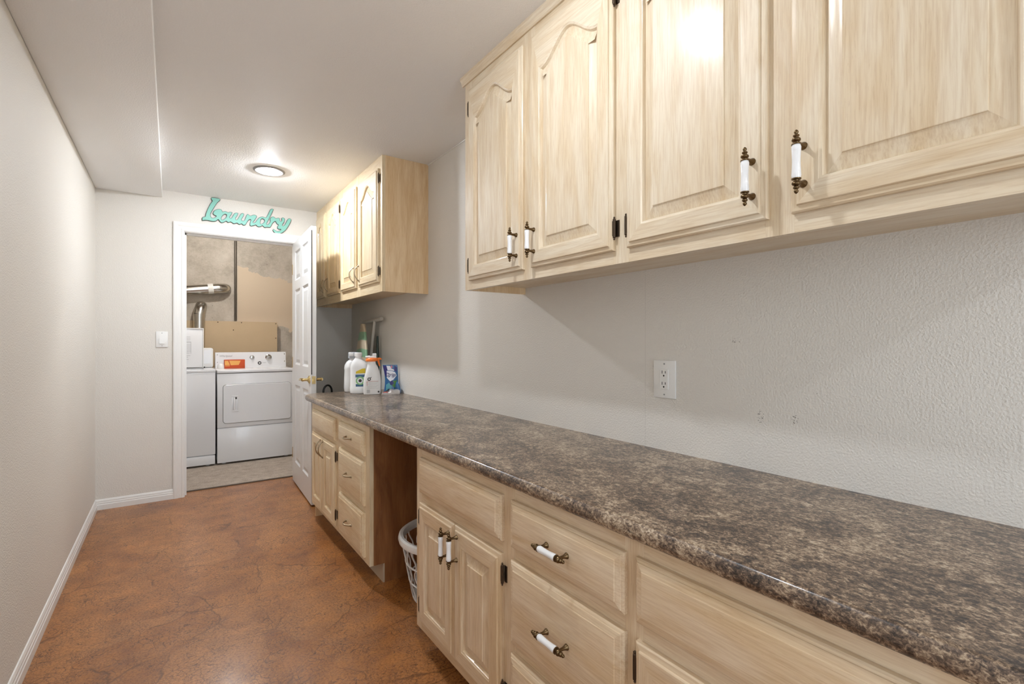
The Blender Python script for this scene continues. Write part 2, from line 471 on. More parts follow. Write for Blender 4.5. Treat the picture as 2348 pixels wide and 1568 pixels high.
# window (daylight source, behind the camera)
wf = MB()
for a in ((WY0, WY0 + 0.03, WZ0, WZ1), (WY1 - 0.03, WY1, WZ0, WZ1), (WY0, WY1, WZ0, WZ0 + 0.03), (WY0, WY1, WZ1 - 0.03, WZ1)):
    wf.box(LX - 0.10, LX - 0.03, *a)
structure('window_1', wf, mats('trim'), 'white framed window')
pf = MB()
for a in ((PX0, PX0 + 0.06, PZ0, PZ1), (PX1 - 0.06, PX1, PZ0, PZ1), (0.37, 0.43, PZ0, PZ1), (PX0, PX1, PZ0, PZ0 + 0.07), (PX0, PX1, PZ1 - 0.06, PZ1)):
    pf.box(a[0], a[1], BY - 0.09, BY - 0.04, a[2], a[3])
structure('fill_door', pf, mats('trim'), 'added unseen glazed double door letting in fill daylight')
def portal(name, loc, rot, sx_, sy_):     # guides the sampling of the daylight that enters through an opening
    l = bpy.data.lights.new(name, 'AREA'); l.shape = 'RECTANGLE'; l.size = sx_; l.size_y = sy_
    l.cycles.is_portal = True
    o = bpy.data.objects.new(name, l); COL.objects.link(o); o.location = loc; o.rotation_euler = rot
portal('daylight_portal', ((PX0 + PX1) / 2, BY - 0.13, (PZ0 + PZ1) / 2), (PI / 2, 0, 0), PX1 - PX0, PZ1 - PZ0)
portal('daylight_portal', (LX - 0.13, (WY0 + WY1) / 2, (WZ0 + WZ1) / 2), (PI / 2, 0, -PI / 2), WY1 - WY0, WZ1 - WZ0)
# doorway lining and casing
jb = MB()
jb.box(OPX0 - 0.02, OPX0, FY, FY + 0.14, 0, OPZ); jb.box(OPX1, OPX1 + 0.02, FY, FY + 0.14, 0, OPZ)
jb.box(OPX0 - 0.02, OPX1 + 0.02, FY, FY + 0.14, OPZ, OPZ + 0.02)
jb.box(OPX0, OPX0 + 0.012, FY + 0.045, FY + 0.08, 0, OPZ); jb.box(OPX0, OPX1, FY + 0.045, FY + 0.08, OPZ - 0.012, OPZ)
structure('trim_1', jb, mats('trim'), 'white door jamb lining')
def casing_profile(w):       # (offset from opening, depth) across a moulded casing
    return [(0.004, 0.0), (0.004, 0.008), (0.012, 0.012), (0.020, 0.012), (0.024, 0.009), (0.040, 0.011), (0.050, 0.015), (0.066, 0.017), (w, 0.015), (w, 0.0)]
cs = MB()
prof = casing_profile(0.074)
cs.quadgrid([[(OPX0 - a, FY - d, z(a)) for a, d in prof] for z in (lambda a: 0.0, lambda a: OPZ + a)], True, True, True)
cs.quadgrid([[(x(a), FY - d, OPZ + a) for a, d in prof] for x in (lambda a: OPX0 - a, lambda a: OPX1 + a)], True, True, True)
cs.quadgrid([[(OPX1 + a, FY - d, z(a)) for a, d in prof] for z in (lambda a: 0.0, lambda a: OPZ + a)], True, True, True)
structure('trim_2', cs, mats('trim'), 'white moulded casing around the doorway', smooth=False)
bp = [(0.0, 0.0), (0.013, 0.0), (0.013, 0.036), (0.0105, 0.040), (0.0105, 0.050), (0.008, 0.054), (0.008, 0.062), (0.004, 0.072), (0.0, 0.074)]
b1 = MB(); b1.quadgrid([[(LX + d, y(d), z) for d, z in bp] for y in (lambda d: BY, lambda d: FY - d)], True, True, True)
structure('baseboard_left', b1, mats('trim'), 'white stepped baseboard along the left wall')
b2 = MB(); b2.quadgrid([[(x(d), FY - d, z) for d, z in bp] for x in (lambda d: LX + d, lambda d: OPX0 - 0.074)], True, True, True)
structure('baseboard_far', b2, mats('trim'), 'white stepped baseboard beside the doorway')
structure('trim_3', B(OPX0 - 0.02, OPX1 + 0.02, 4.672, 4.70, -0.02, 0.006, bev=0.003), mats('threshold'), 'dark strip where the brown floor meets the carpet')
# thin bead of caulk where ceiling meets the right wall
structure('trim_4', MB().tube([(WX - 0.002, 1.86, CZ - 0.002), (WX - 0.002, 2.905, CZ - 0.002)], 0.004, 6), mats('trim'), 'thin pale caulk line under the ceiling')
# laundry room shell
LB = 6.36
structure('floor_laundry', B(-0.75, 1.75, 4.70, LB, -0.1, 0.004), mats('carpet'), 'speckled beige carpet in the laundry room')
structure('wall_laundry_back', B(-0.75, 1.75, LB, LB + 0.12, -0.1, 2.5), mats('concrete'), 'bare concrete wall with a ragged tan painted patch')
structure('wall_laundry_left', B(-0.87, -0.75, FY + 0.14, LB + 0.12, -0.1, 2.5), mats('concrete'))
structure('wall_laundry_right', B(1.75, 1.87, FY + 0.14, LB + 0.12, -0.1, 2.5), mats('concrete'))
structure('ceiling_laundry', B(-0.87, 1.87, FY + 0.14, LB + 0.12, 2.5, 2.6), mats('joist'), 'dark unfinished ceiling of the laundry room')
lf = MB(); lf.box(-0.75, OPX0 - 0.02, FY + 0.1405, FY + 0.15, 0, 2.5); lf.box(OPX1 + 0.02, 1.75, FY + 0.1405, FY + 0.15, 0, 2.5)
lf.box(OPX0 - 0.02, OPX1 + 0.02, FY + 0.1405, FY + 0.15, OPZ + 0.02, 2.5)
structure('wall_laundry_front', lf, mats('wall'))

# ------------------------------------------------------------------ recessed lamps (light sources; the last one is added fill)
def can_light(x, y, label, lens='lens', k=0.62):
    t = thing('ceiling_light', (x, y, CZ), label, 'ceiling light', 'recessed ceiling lights')
    r = MB(); r.lathe([(0.098, 0.0), (0.097, -0.003), (0.090, -0.0075), (0.080, -0.008), (0.070, -0.005), (0.064 * k, -0.001)], 40, (x, y, CZ), cap=False)
    obj('trim_ring', r, mats('ring'), t)
    l = MB(); l.lathe([(r_ * k, z_) for r_, z_ in [(0.0635, -0.001), (0.0620, -0.010), (0.053, -0.015), (0.036, -0.0195), (0.018, -0.0215), (0.001, -0.022)]], 32, (x, y, CZ), cap=False)
    obj('lens', l, mats(lens), t)
    return t
can_light(0.545, 3.62, 'round recessed ceiling light glowing between the sign and the wall cabinets')
can_light(0.44, 1.06, 'round recessed ceiling light above the near wall cabinets', 'lens_dim')
can_light(0.55, -1.45, 'added round ceiling light, unseen behind the camera, for fill', 'lens_dim')  # added lamp out of view, only there for fill light
t = thing('bulb_holder', (0.45, 5.34, 2.5), 'bare bulb in a porcelain holder on the laundry room ceiling', 'light')
obj('holder', MB().lathe([(0.06, 0), (0.06, -0.02), (0.035, -0.05), (0.03, -0.08)], 20, (0.45, 5.34, 2.5)), mats('porcelain'), t)
obj('bulb', MB().sphere((0.45, 5.34, 2.392), 0.03, 10), mats('bulb'), t)

# ------------------------------------------------------------------ the open six panel door
DW, DT, DZ0, DZ1 = 0.80, 0.035, 0.014, 2.050
def offset_rect(x0, x1, z0, z1, d): return [(x0 + d, z0 + d), (x1 - d, z0 + d), (x1 - d, z1 - d), (x0 + d, z1 - d)]
cols = [(0.115, 0.350), (0.450, 0.685)]
rows = [(0.19, 0.845), (1.015, 1.643), (1.72, 1.965)]
dm = MB()
xs = [0, .115, .35, .45, .685, DW]; zs = [DZ0, .19, .845, 1.015, 1.643, 1.72, 1.965, DZ1]
for side in (-1, 1):
    y = side * DT / 2
    for i in range(5):
        for j in range(7):
            x0, x1, z0, z1 = xs[i], xs[i + 1], zs[j], zs[j + 1]
            if i in (1, 3) and j in (1, 3, 5):
                continue
            bb = len(dm.v); dm.v += [(x0, y, z0), (x1, y, z0), (x1, y, z1), (x0, y, z1)]
            dm.f.append((bb, bb + 1, bb + 2, bb + 3)); dm.m.append(0)
a = DT / 2
for q in ([(0, -a, DZ0), (0, a, DZ0), (0, a, DZ1), (0, -a, DZ1)], [(DW, -a, DZ0), (DW, a, DZ0), (DW, a, DZ1), (DW, -a, DZ1)],
          [(0, -a, DZ0), (DW, -a, DZ0), (DW, a, DZ0), (0, a, DZ0)], [(0, -a, DZ1), (DW, -a, DZ1), (DW, a, DZ1), (0, a, DZ1)]):
    bb = len(dm.v); dm.v += q; dm.f.append((bb, bb + 1, bb + 2, bb + 3)); dm.m.append(0)
me = dm.mesh('door_1', mats('door'), False)
door = bpy.data.objects.new('door_1', me); COL.objects.link(door)
door['kind'] = 'structure'; door['label'] = 'white six panel door standing open beside the counter'
door.location = (0.884, 4.528, 0); door.rotation_euler = (0, 0, math.atan2(3.735 - 4.528, 0.856 - 0.884))
for (x0, x1) in cols:
    for (z0, z1) in rows:
        pm = MB()
        for s in (-1, 1):
            loops = []
            for d, dep in ((0.0, 0.0), (0.012, 0.007), (0.018, 0.0085), (0.045, 0.003), (0.046, 0.003)):
                loops.append([(x, s * (DT / 2 - dep), z) for x, z in offset_rect(x0, x1, z0, z1, d)])
            pm.quadgrid(loops, True, False, True)
        p = bpy.data.objects.new('door_panel', pm.mesh('door_panel', mats('door'), False)); COL.objects.link(p); p.parent = door
for s in (-1, 1):
    hm = MB(); hx = DW - 0.062; hz = 0.925
    hm.lathe([(0.030, 0.0), (0.030, s * 0.004), (0.020, s * 0.010), (0.011, s * 0.016), (0.010, s * 0.05)], 20, (hx, s * DT / 2, hz), 'Y')
    hm.tube([(hx + 0.004, s * (DT / 2 + 0.048), hz), (hx - 0.03, s * (DT / 2 + 0.052), hz + 0.003), (hx - 0.07, s * (DT / 2 + 0.052), hz), (hx - 0.108, s * (DT / 2 + 0.050), hz - 0.006)], [0.012, 0.0105, 0.009, 0.0075], 12)
    h = bpy.data.objects.new('lever_handle', hm.mesh('lever_handle', mats('brass'))); COL.objects.link(h); h.parent = door
    h['label'] = 'polished brass lever handle'
lp = B(DW - 0.001, DW + 0.0015, -0.013, 0.013, 0.897, 0.953); lp.box(DW, DW + 0.011, -0.007, 0.007, 0.915, 0.935)
h = bpy.data.objects.new('latch_plate', lp.mesh('latch_plate', mats('brass'), False)); COL.objects.link(h); h.parent = door
wsx = B(DW - 0.001, DW + 0.002, -0.0175, -0.012, 0.965, DZ1 - 0.03)
h = bpy.data.objects.new('weather_strip', wsx.mesh('weather_strip', mats('slot'), False)); COL.objects.link(h); h.parent = door
for hz in (0.25, 1.03, 1.83):
    hm = MB(); hm.lathe([(0.006, -0.045), (0.006, 0.045)], 10, (-0.004, -DT / 2 + 0.002, hz))
    h = bpy.data.objects.new('door_hinge', hm.mesh('door_hinge', mats('brass'))); COL.objects.link(h); h.parent = door

# ================================================================== cabinet joinery
def offset_loop(L, d):
    n = len(L); out = []
    for i in range(n):
        p0, p1, p2 = Vector(L[i - 1]), Vector(L[i]), Vector(L[(i + 1) % n])
        e1 = (p1 - p0).normalized(); e2 = (p2 - p1).normalized()
        n1 = Vector((-e1.y, e1.x)); n2 = Vector((-e2.y, e2.x))
        m = n1 + n2; k = m.dot(n1)
        out.append(tuple(p1 + m * (d / max(k, 0.2))) if m.length > 1e-6 else tuple(p1 + n1 * d))
    return out

def door_meshes(w, h, arch, key, tone, stile=0.055):
    """raised panel door, local x across, z up, front towards -y"""
    x0, x1, z0 = -w / 2 + stile, w / 2 - stile, stile
    zt = h - stile - 0.004
    opening = [(x0, z0), (x1, z0)]
    if arch:
        N = 26; sh = 0.012
        for i in range(N + 1):
            s = 1 - 2 * i / N
            a = min(1, abs(s) * 1.04)
            opening.append((x1 * s, zt - arch + arch * (0.5 + 0.5 * math.cos(PI * a))))
    else:
        opening += [(x1, zt), (x0, zt)]
    n = len(opening)
    def outer(d):
        k = (w / 2 - d) / x1
        return [(p[0] * k, d if i < 2 else h - d) for i, p in enumerate(opening)]
    mis = [1] + [0] + [1] * (n - 3) + [0]
    fr = MB(); P = lambda L, y: [(p[0], y, p[1]) for p in L]
    loops = [P(outer(0), 0), P(outer(0), -0.010), P(outer(0.003), -0.0125), P(outer(0.013), -0.0145), P(outer(0.0140), -0.0185),
             P(outer(0.0155), -0.0195), P(opening, -0.0195), P(offset_loop(opening, 0.0025), -0.0175), P(offset_loop(opening, 0.006), -0.0165),
             P(offset_loop(opening, 0.0085), -0.0105), P(offset_loop(opening, 0.0105), -0.006)]
    fr.quadgrid(loops, True, False, False, mis)
    fm_ = fr.mesh('cabinet_door_' + key, mats(tone + 'Z', tone + 'X'), True, angle=25)
    pn = MB()
    loops = [P(offset_loop(opening, d), -y) for d, y in ((0.008, 0.0068), (0.011, 0.0078), (0.020, 0.0098), (0.032, 0.0138), (0.040, 0.0158), (0.0408, 0.0182), (0.042, 0.0186))]
    pn.quadgrid(loops, True, False, False)
    bb = len(pn.v); last = loops[-1]
    # fill the field with a fan of quads so that the arched ngon stays flat
    pn.v += last; pn.f.append(tuple(range(bb, bb + n))); pn.m.append(0)
    pm_ = pn.mesh('panel_' + key, mats(tone + 'Z'), True, angle=14)
    return fm_, pm_

def drawer_mesh(w, h, key, tone):
    def R(d): return [(-w / 2 + d, d), (w / 2 - d, d), (w / 2 - d, h - d), (-w / 2 + d, h - d)]
    m = MB()
    loops = [[(x, -y, z) for x, z in R(d)] for d, y in ((0, 0), (0, 0.0095), (0.003, 0.0125), (0.007, 0.0138), (0.0074, 0.0158), (0.021, 0.0186), (0.0215, 0.0202), (0.023, 0.0205))]
    m.quadgrid(loops, True, False, True)
    return m.mesh('drawer_front_' + key, mats(tone + 'X'), True, angle=12)

# hardware, local: mounted on y=0, projecting to -y
def porcelain_pull():
    m = MB(); Y = -0.030
    prof = []
    for i in range(13):
        s = -1 + 2 * i / 12
        prof.append((0.0076 + 0.0018 * abs(s) ** 1.6 - (0.0022 if abs(s) == 1 else 0), s * 0.0335))
    m.mi = 1; m.lathe(prof, 20, (0, Y, 0)); m.mi = 0
    for s in (-1, 1):
        pr = [(0.0090, 0.0330), (0.0088, 0.0350), (0.0050, 0.0362), (0.0048, 0.0385), (0.0078, 0.0410), (0.0084, 0.0430), (0.0074, 0.0455), (0.0038, 0.0475),
              (0.0042, 0.0485), (0.0058, 0.0505), (0.0056, 0.0525), (0.0030, 0.0545), (0.0030, 0.0555), (0.0042, 0.0575), (0.0042, 0.0590), (0.0030, 0.0615), (0.0006, 0.0635)]
        m.lathe([(r, s * z) for r, z in pr], 16, (0, Y, 0))
        m.lathe([(0.0050, -0.0310), (0.0040, -0.022), (0.0042, -0.012), (0.0060, -0.005), (0.0080, -0.0015), (0.0080, 0.0)], 14, (0, 0, s * 0.038), 'Y')
    return m
def rot_h(m):    # turn a vertical pull horizontal
    m.v = [(z, y, -x) for x, y, z in m.v]; return m
def arch_pull(L=0.100, r=0.0036, dep=0.027):
    m = MB(); pts = []; rs = []
    for i in range(15):
        s = -1 + 2 * i / 14
        pts.append((0, -dep * (1 - abs(s) ** 2.4) - 0.002, s * L / 2)); rs.append(r * (1.55 if abs(s) > 0.93 else 1.0 + 0.12 * (1 - abs(s))))
    m.tube(pts, rs, 10)
    for s in (-1, 1): m.lathe([(0.0070, 0.0), (0.0068, -0.003), (0.0045, -0.005)], 12, (0, 0, s * L / 2), 'Y')
    return m
def hinge_barrel():
    m = MB()
    m.lathe([(0.0010, -0.034), (0.0030, -0.031), (0.0022, -0.0285), (0.0045, -0.026), (0.0048, 0.0), (0.0045, 0.026), (0.0022, 0.0285), (0.0030, 0.031), (0.0010, 0.034)], 12, (0, -0.010, 0))
    m.box(-0.0015, 0.012, -0.0022, 0.0, -0.024, 0.024, bev=0.0006, seg=1)
    m.box(-0.009, 0.002, -0.0125, -0.010, -0.022, 0.022, bev=0.0006, seg=1)
    return m
PULL_V = porcelain_pull().mesh('porcelain_pull', mats('antique', 'porcelain'))
PULL_H = rot_h(porcelain_pull()).mesh('porcelain_pull_h', mats('antique', 'porcelain'))
ARCH_V = arch_pull().mesh('arched_pull', mats('nickel'))
ARCH_H = rot_h(arch_pull(0.088, 0.0038, 0.026)).mesh('arched_pull_h', mats('nickel'))
HINGE = hinge_barrel().mesh('hinge', mats('darkmetal'))
HINGE_M = hinge_barrel(); HINGE_M.v = [(-x, y, z) for x, y, z in HINGE_M.v]; HINGE_M = HINGE_M.mesh('hinge_m', mats('darkmetal'))
RZ = -PI / 2      # local x -> world -y (left to right as seen), local y -> into the wall

CACHE = {}
TONE = 'wood'      # set per cabinet
def add_door(cab, X, ya, yb, z0, z1, arch, pull, pull_side, pull_z, hinge_z):
    """door between world y=ya (right edge) and y=yb (left edge) on the face frame plane X"""
    w, h = yb - ya, z1 - z0
    k = (TONE, round(w, 3), round(h, 3), arch)
    if k not in CACHE: CACHE[k] = door_meshes(w, h, arch, '%d' % len(CACHE), TONE)
    fm_, pm_ = CACHE[k]
    d = inst('cabinet_door', fm_, cab, (X, (ya + yb) / 2, z0), RZ)
    inst('panel', pm_, d, (0, 0, 0), local=True)
    px = (w / 2 - 0.028) * (1 if pull_side == 'R' else -1)
    p = inst('pull_handle', pull, d, (px, -0.0195, pull_z - z0), local=True)
    p['label'] = 'white porcelain and antique brass pull' if pull in (PULL_V, PULL_H) else 'arched pewter pull'
    for hz in hinge_z:
        if pull_side == 'R': inst('hinge', HINGE_M, d, (-w / 2 - 0.003, 0, hz - z0), local=True)
        else: inst('hinge', HINGE, d, (w / 2 + 0.003, 0, hz - z0), local=True)
    return d
def add_drawer(cab, X, ya, yb, z0, z1, pull=None, name='drawer'):
    w, h = yb - ya, z1 - z0
    k = (TONE, 'd', round(w, 3), round(h, 3))
    if k not in CACHE: CACHE[k] = drawer_mesh(w, h, '%d' % len(CACHE), TONE)
    d = inst(name, CACHE[k], cab, (X, (ya + yb) / 2, z0), RZ)
    if pull:
        p = inst('pull_handle', pull, d, (0, -0.0205, h / 2), local=True)
        p['label'] = 'white porcelain and antique brass pull' if pull in (PULL_V, PULL_H) else 'arched pewter pull'
    return d
def frame_mesh(X, ys, z0, z1, rails):
    """face frame 2 cm thick: ys = list of stile (ya, yb), rails = list of (za, zb)"""
    m = MB()
    m.mi = 0
    for ya, yb in ys: m.box(X, X + 0.02, ya, yb, z0, z1)
    m.mi = 1
    for za, zb in rails:
        s = sorted(ys)
        for (a, b), (c, e) in zip(s, s[1:]): m.box(X + 0.0004, X + 0.02, b, c, za, zb)
    return m

# ---- near wall cabinet run (four arched doors)
UX = 1.06
cab = thing('wall_cabinet', (1.22, 0.93, 1.428), 'long near wall cabinet with porcelain pulls reaching the ceiling', 'cabinet')
UY0, UY1 = 0.045, 1.86
ys = [(UY0, UY0 + 0.06), (0.485, 0.545), (0.93, 0.988), (1.36, 1.43), (1.803, UY1)]
obj('face_frame', frame_mesh(UX, ys, 1.428, 2.36, [(1.428, 1.485), (2.26, 2.36)]), mats('woodZ', 'woodY'), cab, False)
for ya in (UY1 - 0.016, UY0): obj('side_panel', B(UX + 0.02, WX, ya, ya + 0.016, 1.428, 2.36), mats('end_panel'), cab, False)
sb = MB(); sb.box(UX + 0.02, WX, UY0 + 0.016, UY1 - 0.016, 1.457, 1.472); sb.box(UX + 0.02, WX, UY0 + 0.016, UY1 - 0.016, 2.345, 2.36); sb.box(WX - 0.006, WX, UY0 + 0.016, UY1 - 0.016, 1.472, 2.345)
obj('box_body', sb, mats('woodY'), cab, False)
cr = MB(); cr.quadgrid([[(UX - a, y, z) for a, z in ((0, 2.326), (0.006, 2.326), (0.010, 2.331), (0.012, 2.340), (0.018, 2.350), (0.018, 2.36), (0, 2.36))] for y in (UY0 - 0.0, UY1 + 0.016)], True, True, True)
obj('top_moulding', cr, mats('woodY'), cab, False)
ZB, ZT = 1.466, 2.286
for ya, yb, side in ((1.421, 1.814, 'R'), (0.979, 1.372, 'L'), (0.536, 0.929, 'R'), (0.094, 0.487, 'L')):
    add_door(cab, UX, ya, yb, ZB, ZT, 0.075, PULL_V, side, 1.557, (1.530, 2.205))

# ---- far wall cabinet (four arched doors)
TONE = 'gold'
VX = 1.068
cab = thing('wall_cabinet', (1.22, 3.73, 1.516), 'wall cabinet with arched pewter pulls above the detergent bottles', 'cabinet')
VY0, VY1 = 2.906, FY
ys = [(VY0, VY0 + 0.055), (3.322, 3.40), (3.742, 3.82), (4.13, 4.225), (4.49, VY1)]
obj('face_frame', frame_mesh(VX, ys, 1.516, 2.36, [(1.516, 1.60), (2.27, 2.36)]), mats('goldZ', 'goldY'), cab, False)
obj('end_panel', B(VX + 0.02, WX, VY0, VY0 + 0.016, 1.516, 2.36), mats('end_panel'), cab, False)
sb = MB(); sb.box(VX + 0.02, WX, VY0 + 0.016, VY1, 1.55, 1.565); sb.box(VX + 0.02, WX, VY0 + 0.016, VY1, 2.345, 2.36); sb.box(WX - 0.006, WX, VY0 + 0.016, VY1, 1.565, 2.345); sb.box(VX + 0.02, WX, VY1 - 0.016, VY1, 1.516, 2.36)
obj('box_body', sb, mats('end_panel'), cab, False)
ZB, ZT = 1.578, 2.286
for ya, yb, side in ((2.950, 3.330, 'L'), (3.390, 3.750, 'R'), (3.806, 4.138, 'L'), (4.212, 4.500, 'R')):
    add_door(cab, VX, ya, yb, ZB, ZT, 0.07, ARCH_V, side, 1.672, (1.645, 2.225))

# ---- near base cabinet
TONE = 'tan'
BX = 0.80
cab = thing('base_cabinet', (1.08, 0.69, 0), 'long near base cabinet with porcelain pulls under the counter', 'cabinet')
NB0, NB1, NZ = -0.41, 1.79, 0.082
ys = [(NB1 - 0.045, NB1), (1.118, 1.18), (0.662, 0.712), (0.052, 0.112), (NB0, NB0 + 0.045)]
obj('face_frame', frame_mesh(BX, ys, NZ, CB, [(NZ, 0.135), (0.31, 0.36), (0.575, 0.63), (0.735, CB)]), mats('tanZ', 'tanY'), cab, False)
sh = MB(); sh.box(BX + 0.02, WX, NB1 - 0.016, NB1, NZ, CB); sh.box(0.877, WX, NB1 - 0.016, NB1, 0, NZ)
obj('side_panel', sh, mats('base_end'), cab, False)
sh = MB(); sh.box(BX + 0.02, WX, NB0, NB0 + 0.016, 0.0, CB)
obj('side_panel', sh, mats('end_panel'), cab, False)
sh = MB(); sh.box(BX + 0.02, WX, NB0 + 0.016, NB1 - 0.016, 0.095, 0.11); sh.box(WX - 0.006, WX, NB0 + 0.016, NB1 - 0.016, 0.11, CB)
obj('box_body', sh, mats('raw'), cab, False)
obj('toe_kick', B(0.877, 0.893, NB0 + 0.016, NB1 - 0.016, 0, 0.095), mats('base_end'), cab, False)
for ya, yb in ((1.173, 1.742), (0.105, 0.674)):
    add_drawer(cab, BX, ya, yb, 0.620, 0.755, None, 'false_drawer_front')
    ym = (ya + yb) / 2
    add_door(cab, BX, ym + 0.0015, yb, 0.125, 0.582, 0, PULL_V, 'R', 0.508, (0.525, 0.185))
    add_door(cab, BX, ya, ym - 0.0015, 0.125, 0.582, 0, PULL_V, 'L', 0.512, (0.525, 0.185))
for ya, yb in ((0.705, 1.126), (-0.375, 0.058)):
    for za, zb in ((0.620, 0.753), (0.350, 0.584), (0.115, 0.320)):
        add_drawer(cab, BX, ya, yb, za, zb, PULL_H)

# ---- far base cabinet
TONE = 'gold'
cab = thing('base_cabinet', (1.08, 2.94, 0), 'far base cabinet with pewter pulls next to the open door', 'cabinet')
FB0, FB1, FZ = 2.35, 3.53, 0.096
ys = [(FB0, FB0 + 0.062), (2.83, 2.925), (3.46, FB1)]
obj('face_frame', frame_mesh(BX, ys, FZ, CB, [(FZ, 0.14), (0.335, 0.39), (0.59, 0.635), (0.735, CB)]), mats('goldZ', 'goldY'), cab, False)
sh = MB(); sh.box(BX + 0.02, WX, FB0, FB0 + 0.016, FZ, CB); sh.box(0.877, WX, FB0, FB0 + 0.016, 0, FZ)
obj('end_panel', sh, mats('base_end'), cab, False)['label'] = 'brown veneer end panel, darkened for the shade below the counter'
sh = MB(); sh.box(BX + 0.02, WX, FB1 - 0.016, FB1, 0, CB)
obj('side_panel', sh, mats('end_panel'), cab, False)
sh = MB(); sh.box(BX + 0.02, WX, FB0 + 0.016, FB1 - 0.016, 0.10, 0.115); sh.box(WX - 0.006, WX, FB0 + 0.016, FB1 - 0.016, 0.115, CB)
obj('box_body', sh, mats('raw'), cab, False)
obj('toe_kick', B(0.869, 0.877, FB0 + 0.002, FB1 - 0.016, 0, 0.094), mats('raw'), cab, False)
add_drawer(cab, BX, 2.919, 3.470, 0.622, 0.752, None, 'false_drawer_front')
add_door(cab, BX, 3.196, 3.470, 0.125, 0.598, 0, ARCH_V, 'R', 0.530, (0.53, 0.19))
add_door(cab, BX, 2.919, 3.192, 0.125, 0.598, 0, ARCH_V, 'L', 0.530, (0.53, 0.19))
for za, zb in ((0.630, 0.751), (0.379, 0.602), (0.122, 0.346)):
    add_drawer(cab, BX, 2.408, 2.836, za, zb, ARCH_H)

# ---- continuous countertop
bm = bmesh.new()
outline = [(WX, -0.43), (0.770, -0.43), (0.770, 3.590), (0.776, 3.632), (0.800, 3.672), (0.838, 3.700), (0.88, 3.708), (WX, 3.708)]
vs = [bm.verts.new((x, y, CB)) for x, y in outline]
f = bm.faces.new(vs)
r = bmesh.ops.extrude_face_region(bm, geom=[f])
for v in r['geom']:
    if isinstance(v, bmesh.types.BMVert): v.co.z = CT
bm.edges.ensure_lookup_table()
sel = [e for e in bm.edges if abs(e.verts[0].co.z - e.verts[1].co.z) < 1e-6 and not (e.verts[0].co.x > WX - 1e-4 and e.verts[1].co.x > WX - 1e-4)]
bmesh.ops.recalc_face_normals(bm, faces=bm.faces[:])
bmesh.ops.bevel(bm, geom=sel, offset=0.016, segments=5, affect='EDGES', profile=0.5)
ctm = MB(); ctm.bm(bm)
solo('countertop', ctm, mats('laminate'), (1.07, 1.64, CB), 'long mottled brown laminate countertop with rounded front edge', 'countertop')

# ================================================================== wall fittings
# double outlet
ox, oy0, oy1, oz0, oz1 = WX, 1.004, 1.093, 1.011, 1.139
oy, oz = (oy0 + oy1) / 2, (oz0 + oz1) / 2
t = thing('wall_outlet', (WX, oy, oz), 'white double power outlet on the wall above the counter', 'outlet')
obj('cover_plate', B(WX - 0.006, WX, oy0, oy1, oz0, oz1, bev=0.002), mats('plastic'), t)
ins = obj('socket_insert', B(WX - 0.0085, WX - 0.005, oy - 0.0175, oy + 0.0175, oz - 0.034, oz + 0.034, bev=0.001, seg=1), mats('plastic'), t)
sl = MB()
for s in (-1, 1):
    zc = oz + s * 0.019
    sl.box(WX - 0.0088, WX - 0.0084, oy + 0.0055, oy + 0.0078, zc + 0.000, zc + 0.010)
    sl.box(WX - 0.0088, WX - 0.0084, oy - 0.0078, oy - 0.0055, zc + 0.001, zc + 0.009)
    sl.lathe([(0.0030, -0.0004), (0.0030, 0.0)], 12, (WX - 0.0084, oy, zc - 0.007), 'X')
obj('slots', sl, mats('slot'), t, False)
for s in (-1, 1): obj('screw', MB().lathe([(0.0030, 0.0), (0.0026, -0.001)], 12, (WX - 0.006, oy, oz + s * 0.052), 'X'), mats('greyprint'), t)
# light switch on the far wall
sx0, sx1, sz0, sz1 = -0.090, -0.016, 1.163, 1.283
sxm, szm = (sx0 + sx1) / 2, (sz0 + sz1) / 2
t = thing('light_switch', (sxm, FY, szm), 'white rocker light switch beside the doorway', 'switch')
obj('cover_plate', B(sx0, sx1, FY - 0.006, FY, sz0, sz1, bev=0.002), mats('plastic'), t)
rk = MB(); w = 0.0165
rk.quadgrid([[(sxm - w, FY - a, szm - 0.033), (sxm - w, FY - 0.0095, szm), (sxm - w, FY - b, szm + 0.033), (sxm - w, FY - 0.005, szm + 0.033), (sxm - w, FY - 0.005, szm - 0.033)] if s < 0 else
             [(sxm + w, FY - a, szm - 0.033), (sxm + w, FY - 0.0095, szm), (sxm + w, FY - b, szm + 0.033), (sxm + w, FY - 0.005, szm + 0.033), (sxm + w, FY - 0.005, szm - 0.033)]
             for s, a, b in ((-1, 0.0105, 0.007), (1, 0.0105, 0.007))], True, True, True)
obj('rocker', rk, mats('plastic'), t, False)
for s in (-1, 1): obj('screw', MB().lathe([(0.003, 0.0), (0.0026, -0.001)], 10, (sxm, FY - 0.006, szm + s * 0.048), 'Y'), mats('greyprint'), t)

